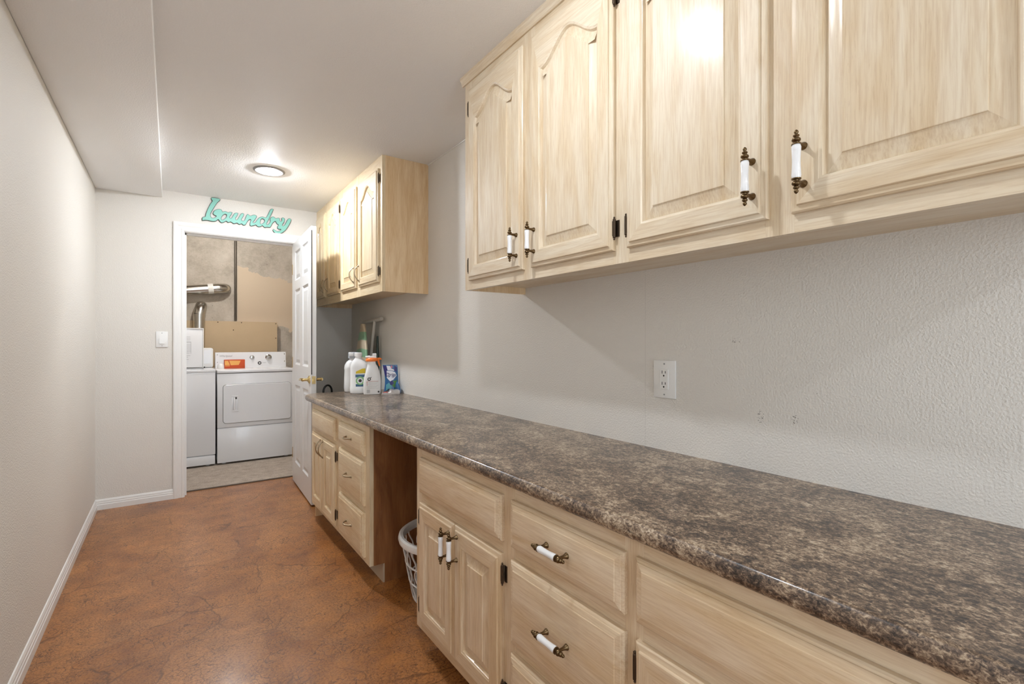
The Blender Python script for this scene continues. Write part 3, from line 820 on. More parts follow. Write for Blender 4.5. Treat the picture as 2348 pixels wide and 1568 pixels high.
# Laundry sign: outline followed on the wall plane, cut from a 14 mm board
A_ = [(545,155),(950,235),(800,420),(680,600),(560,790),(490,920),(475,1000),(500,1090),(560,1135),(640,1130),(710,1090),(750,1045),(690,1020),(610,960),(595,900),(630,820),(720,750),(860,712),(970,725),(1030,780),(1050,840),(1120,820),(1220,825),(1320,870),(1400,850),(1500,860),(1520,890),(1470,990),(1400,1090),(1420,1140),(1480,1140),(1540,1040),(1610,930),(1680,890),(1780,895),(1800,930),(1760,1030),(1680,1150),(1690,1220),(1740,1220),(1810,1130),(1900,980),(1970,915),(2060,920),(2085,970),(2050,1070),(1970,1200),(1985,1265),(2080,1265),(2130,1180),(2190,1020),(2240,960)]
B_ = [(190,432),(270,500),(320,505),(440,465),(540,475),(600,520),(590,600),(500,730),(430,820),(470,850),(540,810),(600,720),(700,610),(800,560),(900,555),(1020,595),(1080,540),(1180,350),(1270,190),(1400,190),(1390,270),(1280,500),(1160,730),(1080,880),(1090,930),(1150,920),(1230,830),(1250,750),(1235,690),(1270,600),(1340,555),(1430,560),(1510,630),(1620,610),(1700,630),(1720,740),(1760,780),(1800,730),(1790,630),(1850,600),(1930,630),(1950,720),(1900,850),(1830,960),(1880,995),(1960,920),(2040,760),(2100,660),(2180,635),(2255,690),(2245,780),(2150,970),(2000,1190),(1860,1310),(1700,1375),(1540,1360),(1420,1290),(1370,1200),(1420,1145),(1500,1210),(1590,1250),(1700,1225),(1760,1165),(1670,1160),(1590,1100),(1600,1010),(1640,950),(1570,900),(1510,800),(1460,790),(1370,870),(1310,980),(1250,1070),(1110,1060),(1000,1075),(930,1040),(870,985),(800,1030),(700,1045),(620,1010),(560,955),(450,985),(340,1005),(280,970),(265,900),(300,780),(320,710),(280,690),(200,740),(120,860),(70,945),(0,965)]
C_ = [(2020,1470),(1970,1420),(1870,1455),(1810,1430),(1750,1385),(1620,1415),(1540,1390),(1450,1330),(1340,1360),(1280,1330),(1230,1295),(1120,1350),(1010,1370),(930,1320),(850,1215),(760,1280),(650,1310),(520,1295),(330,1255),(180,1255),(85,1270),(70,1180),(100,1090),(220,1065),(250,930),(340,700),(440,500),(540,360),(560,310),(500,240)]
H1 = [(1170,960),(1240,980),(1240,1050),(1190,1140),(1060,1220),(1000,1190),(1010,1110),(1080,1010)]
H2 = [(870,655),(950,690),(970,760),(920,850),(820,910),(770,870),(780,770),(810,690)]
K = 110 / 2300
SY = FY - 0.016
def toA(p): return pix_on_y(460 + p[0] * K, 445 + p[1] * K, SY)
def toB(p): return pix_on_y(560 + p[0] * K, 470 + p[1] * K, SY)
loops = [[toA(p) for p in A_] + [toB(p) for p in B_] + [toA(p) for p in C_], [toA(p) for p in H1], [toB(p) for p in H2]]
def smooth_loop(L, k=3):
    n = len(L); out = []
    for i in range(n):
        p0, p1, p2, p3 = L[i - 1], L[i], L[(i + 1) % n], L[(i + 2) % n]
        for j in range(k):
            t_ = j / k
            out.append(0.5 * ((2 * p1) + (p2 - p0) * t_ + (2 * p0 - 5 * p1 + 4 * p2 - p3) * t_ ** 2 + (3 * p1 - p0 - 3 * p2 + p3) * t_ ** 3))
    return out
def curve_mesh(cu, name):
    o = bpy.data.objects.new('tmp_curve', cu); COL.objects.link(o)
    bpy.context.view_layer.update()
    me = bpy.data.meshes.new_from_object(o.evaluated_get(bpy.context.evaluated_depsgraph_get()))
    bpy.data.objects.remove(o); bpy.data.curves.remove(cu); me.name = name; return me
sc_ = Vector((0.58, SY, 2.21))
def sign_layer(name, ext, grow):
    cu = bpy.data.curves.new('sign_outline', 'CURVE'); cu.dimensions = '2D'; cu.fill_mode = 'BOTH'; cu.extrude = ext
    for i, L in enumerate(loops):
        L = smooth_loop(L)
        P = [(p.x - sc_.x, p.z - sc_.z) for p in L]
        area = sum(P[j - 1][0] * P[j][1] - P[j][0] * P[j - 1][1] for j in range(len(P)))
        if area < 0: P.reverse()
        P = offset_loop(P, grow if i else -grow)
        sp_ = cu.splines.new('POLY'); sp_.points.add(len(P) - 1); sp_.use_cyclic_u = True
        for q, p in zip(sp_.points, P): q.co = (p[0], p[1], 0, 1)
    return curve_mesh(cu, name)
me = sign_layer('laundry_sign', 0.006, 0.0)
me.materials.clear(); me.materials.append(M['signedge'])
sg = bpy.data.objects.new('laundry_sign', me); COL.objects.link(sg)
sg.rotation_euler = (PI / 2, 0, 0); sg.location = (sc_.x, FY - 0.0065, sc_.z)
fme = sign_layer('painted_face', 0.001, -0.0028)
fme.materials.clear(); fme.materials.append(M['teal'])
fc = bpy.data.objects.new('painted_face', fme); COL.objects.link(fc); fc.parent = sg; fc.location = (0, 0, 0.0068)
fc['label'] = 'teal painted face'
tag(sg, 'teal cut out script sign reading Laundry above the doorway', 'sign')

def text_mesh(body, size, name, ex=0.0003, shear=0.0):
    cu = bpy.data.curves.new(name, 'FONT'); cu.body = body; cu.size = size; cu.extrude = ex; cu.shear = shear
    cu.align_x = 'CENTER'; cu.align_y = 'CENTER'
    return curve_mesh(cu, name)
def put_text(body, size, mat, parent, wl, rot, name='lettering', shear=0.0, ex=0.0003):
    me = text_mesh(body, size, name, ex, shear); me.materials.clear(); me.materials.append(M[mat])
    o = bpy.data.objects.new(name, me); COL.objects.link(o); o.parent = parent
    o.location = Vector(wl) - Vector(parent.location); o.rotation_euler = rot; return o

# ================================================================== laundry room contents
# dryer
dx0, dx1, dy0, dy1 = 0.371, 1.060, 5.50, 6.15
t = thing('clothes_dryer', ((dx0 + dx1) / 2, 5.82, 0.004), 'white clothes dryer with two knobs behind the doorway', 'dryer')
bd = MB(); bd.box(dx0 + 0.002, dx1 - 0.002, dy0 + 0.012, dy1, 0.03, 0.893, bev=0.006)
for x in (dx0 + 0.06, dx1 - 0.06):
    for y in (dy0 + 0.07, dy1 - 0.06): bd.lathe([(0.02, 0.004), (0.02, 0.03)], 12, (x, y, 0))
obj('body', bd, mats('enamel'), t)
obj('top_panel', B(dx0 - 0.002, dx1 + 0.002, dy0 - 0.004, dy1, 0.898, 0.930, bev=0.008, seg=3), mats('enamel'), t)
def ring_panel(x0, x1, z0, z1, y, r, th, hole=None):
    """upright rounded slab facing -y"""
    def rr(d, rad):
        pts = []
        for cx, cz, a0 in ((x1 - rad, z0 + rad, -90), (x1 - rad, z1 - rad, 0), (x0 + rad, z1 - rad, 90), (x0 + rad, z0 + rad, 180)):
            for k in range(7):
                a = math.radians(a0 + 15 * k); q = rad - d
                pts.append((cx + q * math.cos(a), cz + q * math.sin(a)))
        return pts
    m = MB()
    m.quadgrid([[(p[0], y, p[1]) for p in rr(0, r)], [(p[0], y - th + 0.003, p[1]) for p in rr(0, r)], [(p[0], y - th, p[1]) for p in rr(0.003, r)]], True, True, True)
    return m
obj('front_panel', B(dx0, dx1, dy0, dy0 + 0.012, 0.366, 0.893, bev=0.004), mats('enamel'), t)
obj('lower_panel', B(dx0, dx1, dy0, dy0 + 0.012, 0.022, 0.357, bev=0.004), mats('enamel'), t)
gk = ring_panel(0.416, 1.038, 0.402, 0.789, dy0 + 0.001, 0.032, 0.0025)
obj('door_groove_shade', gk, mats('seamdark'), t)  # dark slab behind the door, painting the shade in its outline groove
dd = obj('dryer_door', ring_panel(0.4205, 1.0335, 0.4065, 0.7845, dy0 + 0.001, 0.028, 0.012), mats('enamel'), t)
hd = MB(); yy = dy0 - 0.011
hd.box(0.492, 0.550, yy - 0.003, yy, 0.516, 0.532, bev=0.001); hd.box(0.492, 0.550, yy - 0.003, yy, 0.660, 0.676, bev=0.001)
hd.box(0.492, 0.506, yy - 0.003, yy, 0.530, 0.662, bev=0.001); hd.box(0.538, 0.550, yy - 0.003, yy, 0.530, 0.662, bev=0.001)
hd.box(0.506, 0.522, yy - 0.016, yy, 0.535, 0.656, bev=0.004)
obj('door_handle', hd, mats('enamel'), t); obj('handle_recess', B(0.522, 0.538, yy - 0.001, yy, 0.640, 0.660), mats('seamdark'), t, False)  # dark plate paints the shade inside the handle recess
con = MB(); cx0, cx1 = 0.384, 1.066
con.quadgrid([[(x, 5.945, 0.93), (x, 5.965, 1.094), (x, 6.02, 1.094), (x, 6.10, 0.93)] for x in (cx0, cx1)], True, True, True)
obj('console', con, mats('enamel'), t, False)
def cy_at(z): return 5.945 + (z - 0.93) / 0.164 * 0.020
k1 = MB(); k1.lathe([(0.022, 0.0), (0.022, -0.006), (0.017, -0.010), (0.016, -0.022), (0.001, -0.023)], 20, (0.727, cy_at(1.038), 1.038), 'Y')
k1.box(0.7235, 0.7305, cy_at(1.038) - 0.030, cy_at(1.038) - 0.02, 1.022, 1.054, bev=0.001)
obj('selector_knob', k1, mats('galv'), t)
k2 = MB(); k2.lathe([(0.032, 0.0), (0.032, -0.006), (0.026, -0.010), (0.024, -0.03), (0.018, -0.036), (0.001, -0.037)], 24, (0.888, cy_at(1.036), 1.036), 'Y')
obj('timer_knob', k2, mats('galv'), t)
k3 = MB(); k3.lathe([(0.018, 0.0), (0.018, -0.006), (0.010, -0.008)], 18, (0.800, cy_at(0.975), 0.975), 'Y')
b_ = obj('start_button', k3, mats('darkprint'), t)
k4 = MB(); k4.lathe([(0.009, 0.0), (0.008, -0.004), (0.001, -0.005)], 14, (0.800, cy_at(0.975) - 0.008, 0.975), 'Y')
obj('button_cap', k4, mats('plastic'), t)
for x in (cx0 + 0.018, cx1 - 0.014):
    for z in (1.07, 0.99): obj('screw', MB().lathe([(0.006, 0), (0.005, -0.003), (0.001, -0.0035)], 10, (x, cy_at(z), z), 'Y'), mats('galv'), t)
put_text('Whirlpool', 0.028, 'greyprint', t, (0.478, cy_at(1.055) - 0.001, 1.055), (PI / 2 - 0.12, 0, 0), shear=0.3)
put_text('START', 0.013, 'greyprint', t, (0.846, cy_at(0.977) - 0.001, 0.977), (PI / 2 - 0.12, 0, 0))

# orange carton and a white cap on the dryer
t = thing('orange_carton', (0.545, 5.80, 0.930), 'orange carton with amber print standing on the dryer', 'box')
ca = obj('carton', B(0.452, 0.640, 5.775, 5.835, 0.930, 1.022, bev=0.004), mats('orangecard'), t)
pq = MB()
for q in ([(0.458, 0.985), (0.492, 0.985), (0.508, 0.976), (0.500, 0.985)],): pass
def flat(m, pts, y): b = len(m.v); m.v += [(x, y, z) for x, z in pts]; m.f.append(tuple(range(b, b + len(pts)))); m.m.append(m.mi)
flat(pq, [(0.457, 0.967), (0.502, 0.967), (0.486, 1.010), (0.457, 1.012)], 5.7745)
flat(pq, [(0.510, 0.964), (0.582, 0.966), (0.600, 1.010), (0.495, 1.012)], 5.7745)
flat(pq, [(0.459, 0.955), (0.500, 0.955), (0.500, 0.962), (0.459, 0.962)], 5.7745)
obj('printed_panel', pq, mats('ambercard'), t, False)
dc = MB(); dc.lathe([(0.034, 0.0), (0.034, 0.02), (0.030, 0.038), (0.018, 0.050), (0.001, 0.053)], 24, (0.423, 5.80, 0.930))
solo('measuring_cap', dc, mats('plastic'), (0.423, 5.80, 0.930), 'small white dome shaped cap beside the orange carton', 'cap')

# washer with its lid up
wx0, wx1, wy0, wy1 = -0.325, 0.357, 5.50, 6.12
t = thing('washing_machine', ((wx0 + wx1) / 2, 5.82, 0.004), 'white top loading washing machine with its lid raised', 'washing machine')
bd = MB(); bd.box(wx0, wx1, wy0, wy1, 0.115, 0.906, bev=0.006)
obj('body', bd, mats('enamel'), t)
kk = MB(); kk.box(wx0 + 0.003, wx1 - 0.003, wy0 + 0.004, wy1 - 0.01, 0.022, 0.108, bev=0.003); kk.box(wx0 + 0.02, wx1 - 0.02, wy0 + 0.02, wy1 - 0.02, 0.10, 0.12)
for x in (wx0 + 0.06, wx1 - 0.06):
    for y in (wy0 + 0.07, wy1 - 0.07): kk.lathe([(0.02, 0.004), (0.02, 0.03)], 12, (x, y, 0))
obj('kick_panel', kk, mats('enamel'), t)
tp = MB()      # top with tub opening
tp.box(wx0 - 0.001, wx1 + 0.001, wy0 - 0.003, 5.60, 0.910, 0.938, bev=0.006); tp.box(wx0 - 0.001, wx0 + 0.085, 5.59, wy1, 0.910, 0.938, bev=0.006)
tp.box(wx1 - 0.085, wx1 + 0.001, 5.59, wy1, 0.910, 0.938, bev=0.006); tp.box(wx0, wx1, 5.93, wy1, 0.910, 0.938, bev=0.006); tp.box(wx0, wx1, wy0 + 0.005, wy1 - 0.005, 0.90, 0.912)
obj('top_panel', tp, mats('enamel'), t)
ld = MB(); ld.box(-0.245, 0.272, 5.905, 5.922, 0.945, 1.345, bev=0.006); ld.mi = 0
lid = obj('lid', ld, mats('enamel'), t)
rim = MB(); rim.box(0.2715, 0.279, 5.895, 5.925, 0.945, 1.345, bev=0.002); rim.box(-0.252, 0.279, 5.895, 5.925, 1.338, 1.347, bev=0.002); rim.box(-0.252, -0.2445, 5.895, 5.925, 0.945, 1.345, bev=0.002)
obj('lid_rim', rim, mats('plastic'), t)
obj('lid_hinge', B(0.279, 0.291, 5.90, 5.925, 0.938, 0.950), mats('slot'), t, False)
pl = MB()
for i, (w, z) in enumerate(((0.05, 1.255), (0.05, 1.240), (0.05, 1.225), (0.055, 1.200), (0.055, 1.18), (0.055, 1.165), (0.055, 1.15), (0.055, 1.135), (0.055, 1.12), (0.055, 1.105), (0.045, 1.09), (0.05, 1.065), (0.03, 1.05), (0.035, 1.025))):
    pl.box(0.10, 0.115 + w, 5.9045, 5.906, z, z + 0.0022)
pl.box(0.168, 0.170, 5.9045, 5.906, 1.085, 1.205); pl.box(0.06, 0.17, 5.9045, 5.906, 1.205, 1.207)
obj('lid_instructions', pl, mats('greyprint'), t, False)
co = ring_panel(wx0 + 0.005, 0.366, 0.938, 1.142, 6.06, 0.02, 0.085)
obj('console', co, mats('plastic'), t)
ci = ring_panel(wx0 + 0.02, 0.350, 0.975, 1.124, 5.976, 0.012, 0.002)
obj('console_face', ci, mats('enamel'), t)

# back wall: tan boxed panel, dark pipe, ducts
t = thing('boxed_panel', (0.45, LB - 0.08, 0.004), 'tan board panel standing against the concrete wall behind the dryer', 'panel')
obj('front_board', B(-0.30, 1.030, LB - 0.085, LB - 0.072, 0.004, 1.438), mats('tanboard'), t, False)
obj('batten', B(-0.30, 1.030, LB - 0.072, LB - 0.021, 1.40, 1.436), mats('tanboard'), t, False)
for xa in (0.995, -0.30): obj('batten', B(xa, xa + 0.033, LB - 0.072, LB - 0.021, 0.004, 1.40), mats('tanboard'), t, False)
for x, z in ((0.43, 1.425), (0.66, 1.425), (1.015, 1.42), (1.015, 1.25), (0.58, 1.34)): obj('screw', MB().lathe([(0.006, 0), (0.004, -0.002)], 8, (x, LB - 0.085, z), 'Y'), mats('darkmetal'), t)
pm = MB(); pm.tube([(0.607, LB - 0.014, 1.45), (0.607, LB - 0.014, 2.5)], 0.013, 12)
solo('iron_pipe', pm, mats('iron'), (0.607, LB - 0.014, 1.45), 'thin dark vertical pipe on the concrete wall', 'pipe')
t = thing('vent_duct', (0.13, LB - 0.10, 1.75), 'horizontal silver duct turning into the concrete wall', 'duct')
pts = [(-0.70, LB - 0.105, 1.675), (0.10, LB - 0.105, 1.756), (0.44, LB - 0.105, 1.800)]
obj('duct_pipe', MB().tube(pts, 0.052, 24), mats('galv'), t)
el = [(0.42 + 0.09 * math.sin(a), LB - 0.105 + 0.09 * (1 - math.cos(a)), 1.797 + 0.010 * math.sin(a)) for a in (PI / 2 * k / 8 for k in range(9))] 
el = [(0.40, LB - 0.105, 1.795)] + el + [(0.512, LB - 0.002, 1.808)]
obj('elbow', MB().tube(el, [0.0535] * len(el), 24), mats('galv'), t)
obj('tape', MB().tube([(0.335, LB - 0.105, 1.7866), (0.385, LB - 0.105, 1.7930)], 0.0545, 24), mats('tape'), t)
t = thing('flue_duct', (0.252, LB - 0.14, 1.0), 'upright silver duct rising behind the washing machine lid', 'duct')
obj('duct_pipe', MB().tube([(0.244, LB - 0.155, 0.60), (0.254, LB - 0.155, 1.50)], 0.055, 24), mats('galv'), t)
el = [(0.254 + 0.02 * math.sin(a), LB - 0.155 + 0.085 * (1 - math.cos(a)), 1.50 + 0.095 * math.sin(a)) for a in (PI / 2 * k / 8 for k in range(9))] + [(0.276, LB - 0.001, 1.596)]
obj('elbow', MB().tube(el, 0.0565, 24), mats('galv'), t)
obj('collar', MB().tube([(0.2535, LB - 0.155, 1.47), (0.254, LB - 0.155, 1.505)], 0.0585, 24), mats('galv'), t)

# ================================================================== things on and around the counter
def facing(m, loc, ang):
    """turn geometry built around the origin, then move it"""
    R = Matrix.Rotation(ang, 3, 'Z'); m.v = [tuple(R @ Vector(p) + Vector(loc)) for p in m.v]; return m
# local frame for bottles: -y faces the viewer, x to the right
ANG = -0.33
# jug 1: plain white with clear grey cap (farthest)
P1 = (1.112, 3.652, CT)
t = thing('detergent_jug', P1, 'plain white jug with a clear cap nearest the open door', 'bottle', 'bottles on the counter end')
m = MB(); m.loft([(0.0, 0, 0, .050, .040), (.006, 0, 0, .056, .046), (.03, 0, 0, .060, .050), (.10, 0, 0, .0585, .048), (.165, -.002, 0, .054, .044), (.175, -.002, 0, .056, .046), (.20, 0, 0, .054, .044), (.225, .002, 0, .042, .036, 2.4), (.238, .003, 0, .026, .026, 2.0), (.262, .003, 0, .025, .025, 2.0)])
obj('body', facing(m, P1, ANG), mats('jug'), t)
m = MB(); m.loft([(.250, .008, 0, .038, .032, 3), (.290, .008, 0, .037, .031, 3), (.296, .008, 0, .033, .027, 3)])
obj('clear_cap', facing(m, P1, ANG), mats('greycap'), t)
m = MB(); m.box(-.022, .010, -.036, -.030, .266, .292, bev=.002)
obj('spout', facing(m, P1, ANG), mats('plastic'), t)
# jug 2: colourful round label
P2 = (1.120, 3.505, CT)
t = thing('detergent_jug', P2, 'white jug with yellow and blue round label behind the spray bottle', 'bottle', 'bottles on the counter end')
m = MB(); m.loft([(0, 0, 0, .060, .036, 4), (.006, 0, 0, .066, .042, 4), (.045, 0, 0, .068, .044, 4), (.052, 0, 0, .065, .041, 4), (.185, 0, 0, .065, .041, 4), (.205, 0, 0, .062, .040, 3.4), (.225, -.004, 0, .050, .036, 2.8), (.243, -.008, 0, .034, .030, 2.2), (.255, -.010, 0, .023, .023, 2), (.275, -.010, 0, .023, .023, 2)])
obj('body', facing(m, P2, ANG), mats('jug'), t)
m = MB(); m.lathe([(.027, .268), (.027, .292), (.024, .295), (.001, .295)], 24, (-.010, 0, 0)); 
obj('cap', facing(m, P2, ANG), mats('plastic'), t)
m = MB(); yL = -0.0425
def disc(m, cx, cz, r0, r1, y, n=28, a0=0, a1=2 * PI):
    b = len(m.v)
    for k in range(n + 1):
        a = a0 + (a1 - a0) * k / n
        m.v += [(cx + r0 * math.cos(a), y, cz + r0 * math.sin(a)), (cx + r1 * math.cos(a), y, cz + r1 * math.sin(a))]
    for k in range(n): m.f.append((b + 2 * k, b + 2 * k + 1, b + 2 * k + 3, b + 2 * k + 2)); m.m.append(m.mi)
def rect(m, x0, x1, z0, z1, y): flat(m, [(x0, z0), (x1, z0), (x1, z1), (x0, z1)], y)
m.mi = 0; flat(m, [(-.026, .145), (.04, .148), (.04, .182), (.018, .180), (-.024, .160)], yL)
m.mi = 1; rect(m, -.028, .04, .118, .138, yL); rect(m, -.026, .04, .052, .070, yL)
m.mi = 2; disc(m, .004, .094, .020, .030, yL - .0003)
m.mi = 3; disc(m, .004, .094, .0005, .011, yL - .0004)
m.mi = 4; disc(m, .004, .094, .0112, .0198, yL - .0003)
obj('label_print', facing(m, P2, ANG), mats('yellow', 'blueprint', 'greenprint', 'darkprint', 'whiteprint'), t, False)
# spray bottle with orange trigger
P3 = (1.170, 3.385, CT)
t = thing('spray_bottle', P3, 'white spray bottle with orange trigger in front of the jugs', 'bottle', 'bottles on the counter end')
m = MB(); m.loft([(0, 0, 0, .053, .030, 4), (.005, 0, 0, .058, .035, 4), (.03, 0, 0, .060, .036, 4), (.09, .001, 0, .060, .036, 4), (.135, .003, 0, .054, .035, 3.6), (.165, .004, 0, .046, .033, 3), (.195, .002, 0, .037, .030, 2.6), (.213, -.002, 0, .030, .027, 2.2), (.232, -.004, 0, .028, .026, 2.2), (.240, -.004, 0, .024, .022, 2)])
obj('body', facing(m, P3, ANG), mats('jug'), t)
m = MB(); m.loft([(.234, -.006, 0, .036, .030, 2.2), (.240, -.004, 0, .042, .032, 2.2), (.252, -.001, 0, .040, .030, 2.2), (.258, 0, 0, .032, .024, 2.2)])
m.tube([(.03, 0, .250), (.055, 0, .252), (.066, 0, .248)], [.010, .008, .003], 10)
m.tube([(.040, 0, .246), (.046, 0, .225), (.052, 0, .200)], [.009, .007, .005], 10)
obj('trigger', facing(m, P3, ANG), mats('orange'), t)
m = MB(); m.box(-.016, .030, -.016, .016, .256, .272, bev=.004); m.box(.002, .030, -.014, .014, .270, .290, bev=.004); m.tube([(-.014, 0, .266), (-.046, 0, .265)], [.009, .007], 12)
obj('spray_head', facing(m, P3, ANG), mats('plastic'), t)
m = MB(); yL = -.0368
m.mi = 0; disc(m, -.020, .110, .006, .0115, yL); flat(m, [(-.012, .114), (-.003, .124), (-.006, .126), (-.014, .118)], yL)
m.mi = 1; rect(m, -.038, .042, .0945, .0965, yL); rect(m, -.038, -.030, .083, .087, yL); rect(m, -.038, -.026, .073, .075, yL); rect(m, -.038, -.028, .066, .068, yL)
m.mi = 2
for i in range(7): rect(m, -.022 if i < 4 else -.036, .042 - .006 * (i % 3), .088 - i * .0072, .0888 - i * .0072, yL)
for i in range(6): rect(m, -.036, -.014, .034 - i * .004, .0355 - i * .004, yL)
m.mi = 0; disc(m, .044, .021, .0005, .006, yL)
obj('label_print', facing(m, P3, ANG), mats('darkprint', 'redprint', 'greyprint'), t, False)

# stand-up pouch
PP = (1.318, 3.405, CT)
t = thing('detergent_pouch', PP, 'blue and green printed stand up pouch leaning by the wall', 'pouch')
ANG2 = -0.38
def pouch_pt(u, z, s):
    wdt = 0.053 - 0.006 * math.sin(z / 0.205 * PI)
    th = 0.020 * max(0.0, 1 - z / 0.20) + 0.003
    bow = 0.012 * math.sin(z / 0.205 * PI * 0.9)
    return (u * wdt - 0.010 * (z / 0.205) ** 2 + bow * 0.5, s * th * (1 - abs(u) ** 2.5) + 0.006 * (z / .2), z)
m = MB(); NU, NZ_ = 14, 16
for s in (-1, 1):
    L = [[pouch_pt(-1 + 2 * i / NU, 0.204 * j / NZ_, s) for i in range(NU + 1)] for j in range(NZ_ + 1)]
    m.quadgrid(L, False)
obj('film', facing(m, PP, ANG2), mats('bluebag'), t)
m = MB()
def patch(m, mi, pts, lift=0.0012):
    """a print patch following the front of the film, as a fan"""
    m.mi = mi; b = len(m.v)
    for u, z in pts:
        p = pouch_pt(u, z, -1); m.v.append((p[0], p[1] - lift, p[2]))
    cu_, cz_ = sum(p[0] for p in pts) / len(pts), sum(p[1] for p in pts) / len(pts)
    p = pouch_pt(cu_, cz_, -1); m.v.append((p[0], p[1] - lift, p[2]))
    n = len(pts)
    for i in range(n): m.f.append((b + i, b + (i + 1) % n, b + n)); m.m.append(mi)
patch(m, 1, [(-.98, .198), (-.55, .198), (-.5, .17), (-.6, .14), (-.75, .118), (-.93, .13)])
patch(m, 1, [(.45, .165), (.8, .15), (.9, .185), (.6, .2)])
patch(m, 5, [(.05, .182), (.25, .180), (.3, .198), (.1, .2)])
patch(m, 0, [(-.5, .198), (0, .196), (.1, .178), (.5, .168), (.45, .16), (-.45, .165)])
patch(m, 0, [(-.6, .162), (.2, .158), (.6, .15), (.8, .126), (.3, .098), (-.2, .084), (-.7, .110)], 0.0016)
patch(m, 4, [(-.8, .06), (-.4, .075), (.1, .05), (0, .022), (-.7, .012)])
patch(m, 3, [(.25, .088), (.8, .092), (.9, .06), (.5, .036), (.1, .052)])
patch(m, 1, [(-.25, .082), (.1, .09), (.4, .072), (.1, .058), (-.2, .06)], 0.002)
patch(m, 2, [(.2, .03), (.85, .034), (.8, .012), (-.1, .010)])
obj('print', facing(m, PP, ANG2), mats('whiteprint', 'navy', 'bluebag', 'greenleaf', 'tealprint', 'pinkprint'), t, False)
R2 = Matrix.Rotation(ANG2, 3, 'Z'); q = R2 @ Vector((-0.006, -0.0215, 0.132)) + Vector(PP)
put_text('Drip', 0.040, 'navy', t, q, (PI / 2, 0, ANG2), shear=0.25, ex=0.0012)
# clear blue refill packet beside the pouch
PB = (1.348, 3.345, CT)
m = MB(); m.loft([(0, 0, 0, .016, .030, 2.5), (.02, 0, 0, .019, .032, 2.5), (.06, -.004, .002, .014, .026, 2.5), (.085, -.008, .004, .003, .016, 2.2)])
solo('refill_packet', facing(m, PB, -0.2), mats('bluebag'), PB, 'small blue packet squeezed between the pouch and the wall', 'packet')
# crumpled foil packet lying in front
PF = (1.280, 3.318, CT)
m = MB(); L = []
for j in range(9):
    v_ = j / 8; row = []
    for i in range(13):
        u = -1 + 2 * i / 12
        row.append((0.062 * u + 0.01 * v_, -0.035 + 0.075 * v_, 0.004 + 0.026 * (1 - u * u * 0.8) * math.sin(PI * (0.15 + 0.8 * v_)) + 0.012 * (u + 1) * v_ + 0.003 * math.sin(7 * u + 5 * v_)))
    L.append(row)
m.quadgrid(L, False)
Lb = [[(p[0] * 0.98, p[1] * 0.98, 0.001) for p in row] for row in L]; m.quadgrid(Lb, False)
edge = L[0] + [r_[-1] for r_ in L[1:]] + L[-1][::-1][1:] + [r_[0] for r_ in L[::-1][1:-1]]
edb = [(p[0] * 0.98, p[1] * 0.98, 0.001) for p in edge]; m.quadgrid([edge, edb])
t = thing('foil_packet', PF, 'crumpled silver foil packet lying in front of the pouch', 'packet')
obj('foil', facing(m, PF, -0.35), mats('foil'), t)
m = MB(); b = 0
pk = lambda i, j: (L[j][i][0], L[j][i][1] - 0.0012, L[j][i][2] + 0.0014)
for (i0, i1, j0, j1, mi) in ((1, 5, 1, 5, 0), (2, 6, 6, 8, 1), (1, 4, 0, 1, 2)):
    m.mi = mi
    m.quadgrid([[pk(i, j) for i in range(i0, i1 + 1)] for j in range(j0, j1 + 1)], False)
obj('print', facing(m, PF, -0.35), mats('darkprint', 'ambercard', 'redprint'), t, False)

# ironing board leaning in the corner behind the counter
t = thing('ironing_board', (1.25, 3.93, 0), 'folded ironing board with green striped cover leaning in the corner', 'ironing board')
def board_half(z):     # half width along y at height z
    if z < 0.06: return 0.10 + 0.06 * (z / 0.06)
    if z < 0.85: return 0.165
    k = (z - 0.85) / 0.49
    return 0.165 * (1 - k ** 1.7) * 0.78 + 0.036 + 0.0 * k
loops = []; bm_ = MB()
zs_ = [0.02, 0.04, 0.08, 0.3, 0.6, 0.85, 0.95, 1.05, 1.15, 1.22, 1.28, 1.32, 1.34, 1.35]
for z in zs_:
    hw = board_half(z) * (0.6 if z > 1.345 else 0.85 if z > 1.335 else 1)
    yc = 3.915 - 0.035 * (z / 1.35); x = 1.215 + 0.055 * z / 1.35
    loops.append([(x - 0.012, yc - hw + .006, z), (x - 0.016, yc - hw * .6, z), (x - 0.016, yc + hw * .6, z), (x - 0.012, yc + hw - .006, z), (x, yc + hw, z), (x + .010, yc + hw - .006, z), (x + .010, yc - hw + .006, z), (x, yc - hw, z)])
bm_.quadgrid(loops, True, True, True)
obj('board', bm_, mats('ironcover'), t)
obj('foot_bar', MB().tube([(1.335, 3.645, 1.383), (1.338, 3.80, 1.376), (1.340, 4.09, 1.368)], 0.0135, 12), mats('steeltube'), t)
obj('leg', MB().tube([(1.335, 3.80, 1.372), (1.325, 3.845, 1.15), (1.30, 3.93, 0.55), (1.285, 3.96, 0.12)], 0.0125, 12), mats('steeltube'), t)
obj('leg', MB().tube([(1.345, 3.765, 1.25), (1.350, 3.775, 1.0), (1.345, 3.80, 0.5), (1.33, 3.84, 0.10)], [0.008, 0.015, 0.015, 0.012], 12), mats('darkgreen'), t)
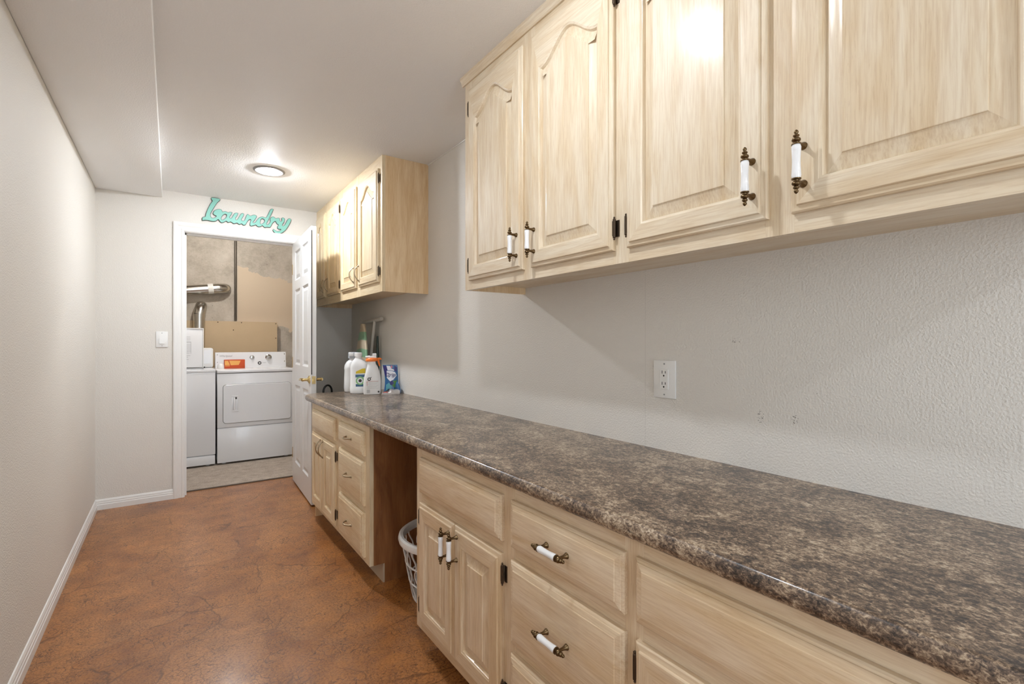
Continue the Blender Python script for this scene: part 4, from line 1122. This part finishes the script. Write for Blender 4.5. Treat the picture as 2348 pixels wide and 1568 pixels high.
obj('iron_rest', B(1.20, 1.30, 3.80, 4.03, 0.0, 0.045, bev=0.006), mats('steeltube'), t)
# black cord looped up behind the far end of the counter
hp = [(1.005 + 0.034 * math.cos(q), 3.93 + 0.01 * math.cos(q), 0.815 + 0.050 * math.sin(q)) for q in (PI * k / 16 for k in range(17))]
hp = [(1.09, 3.98, 0.008), (1.055, 3.96, 0.02), (1.045, 3.945, 0.4)] + hp + [(0.968, 3.915, 0.4), (0.955, 3.90, 0.02), (0.93, 3.86, 0.008)]
solo('black_cord', MB().tube(hp, 0.0075, 10), mats('black'), (1.0, 3.93, 0), 'black cord looping up behind the far counter end', 'cord')

# laundry basket in the knee space
bx, by = 1.10, 2.07
t = thing('laundry_basket', (bx, by, 0), 'white plastic laundry basket under the counter between the base cabinets', 'basket')
def br(z): return 0.175 + (0.232 - 0.175) * (z / 0.29) ** 0.9
rm = MB(); rm.lathe([(0.222, 0.268), (0.232, 0.266), (0.244, 0.272), (0.247, 0.284), (0.244, 0.298), (0.236, 0.304), (0.224, 0.302), (0.218, 0.290)], 56, (bx, by, 0), cap=False)
rm.f += []; n0 = len(rm.v) - 8 * 56
for j in range(56): rm.f.append((n0 + 7 * 56 + j, n0 + 7 * 56 + (j + 1) % 56, n0 + (j + 1) % 56, n0 + j)); rm.m.append(0)
obj('rim', rm, mats('plastic'), t)
lt = MB()
for k in range(26):
    pts = []
    for i in range(15):
        z = 0.010 + 0.262 * i / 14; a = 2 * PI * k / 26 + 0.055 * math.sin(2 * PI * z / 0.115) * (1 if k % 2 else -1)
        pts.append((bx + br(z) * math.cos(a), by + br(z) * math.sin(a), z))
    lt.tube(pts, 0.0036, 6)
for z in (0.095, 0.18):
    lt.tube([(bx + br(z) * math.cos(a), by + br(z) * math.sin(a), z) for a in (2 * PI * k / 48 for k in range(49))], 0.0042, 6, cap=False)
obj('lattice_side', lt, mats('plastic'), t)
obj('base', MB().lathe([(0.001, 0.0), (0.172, 0.0), (0.180, 0.008), (0.178, 0.018), (0.001, 0.012)], 48, (bx, by, 0)), mats('plastic'), t)
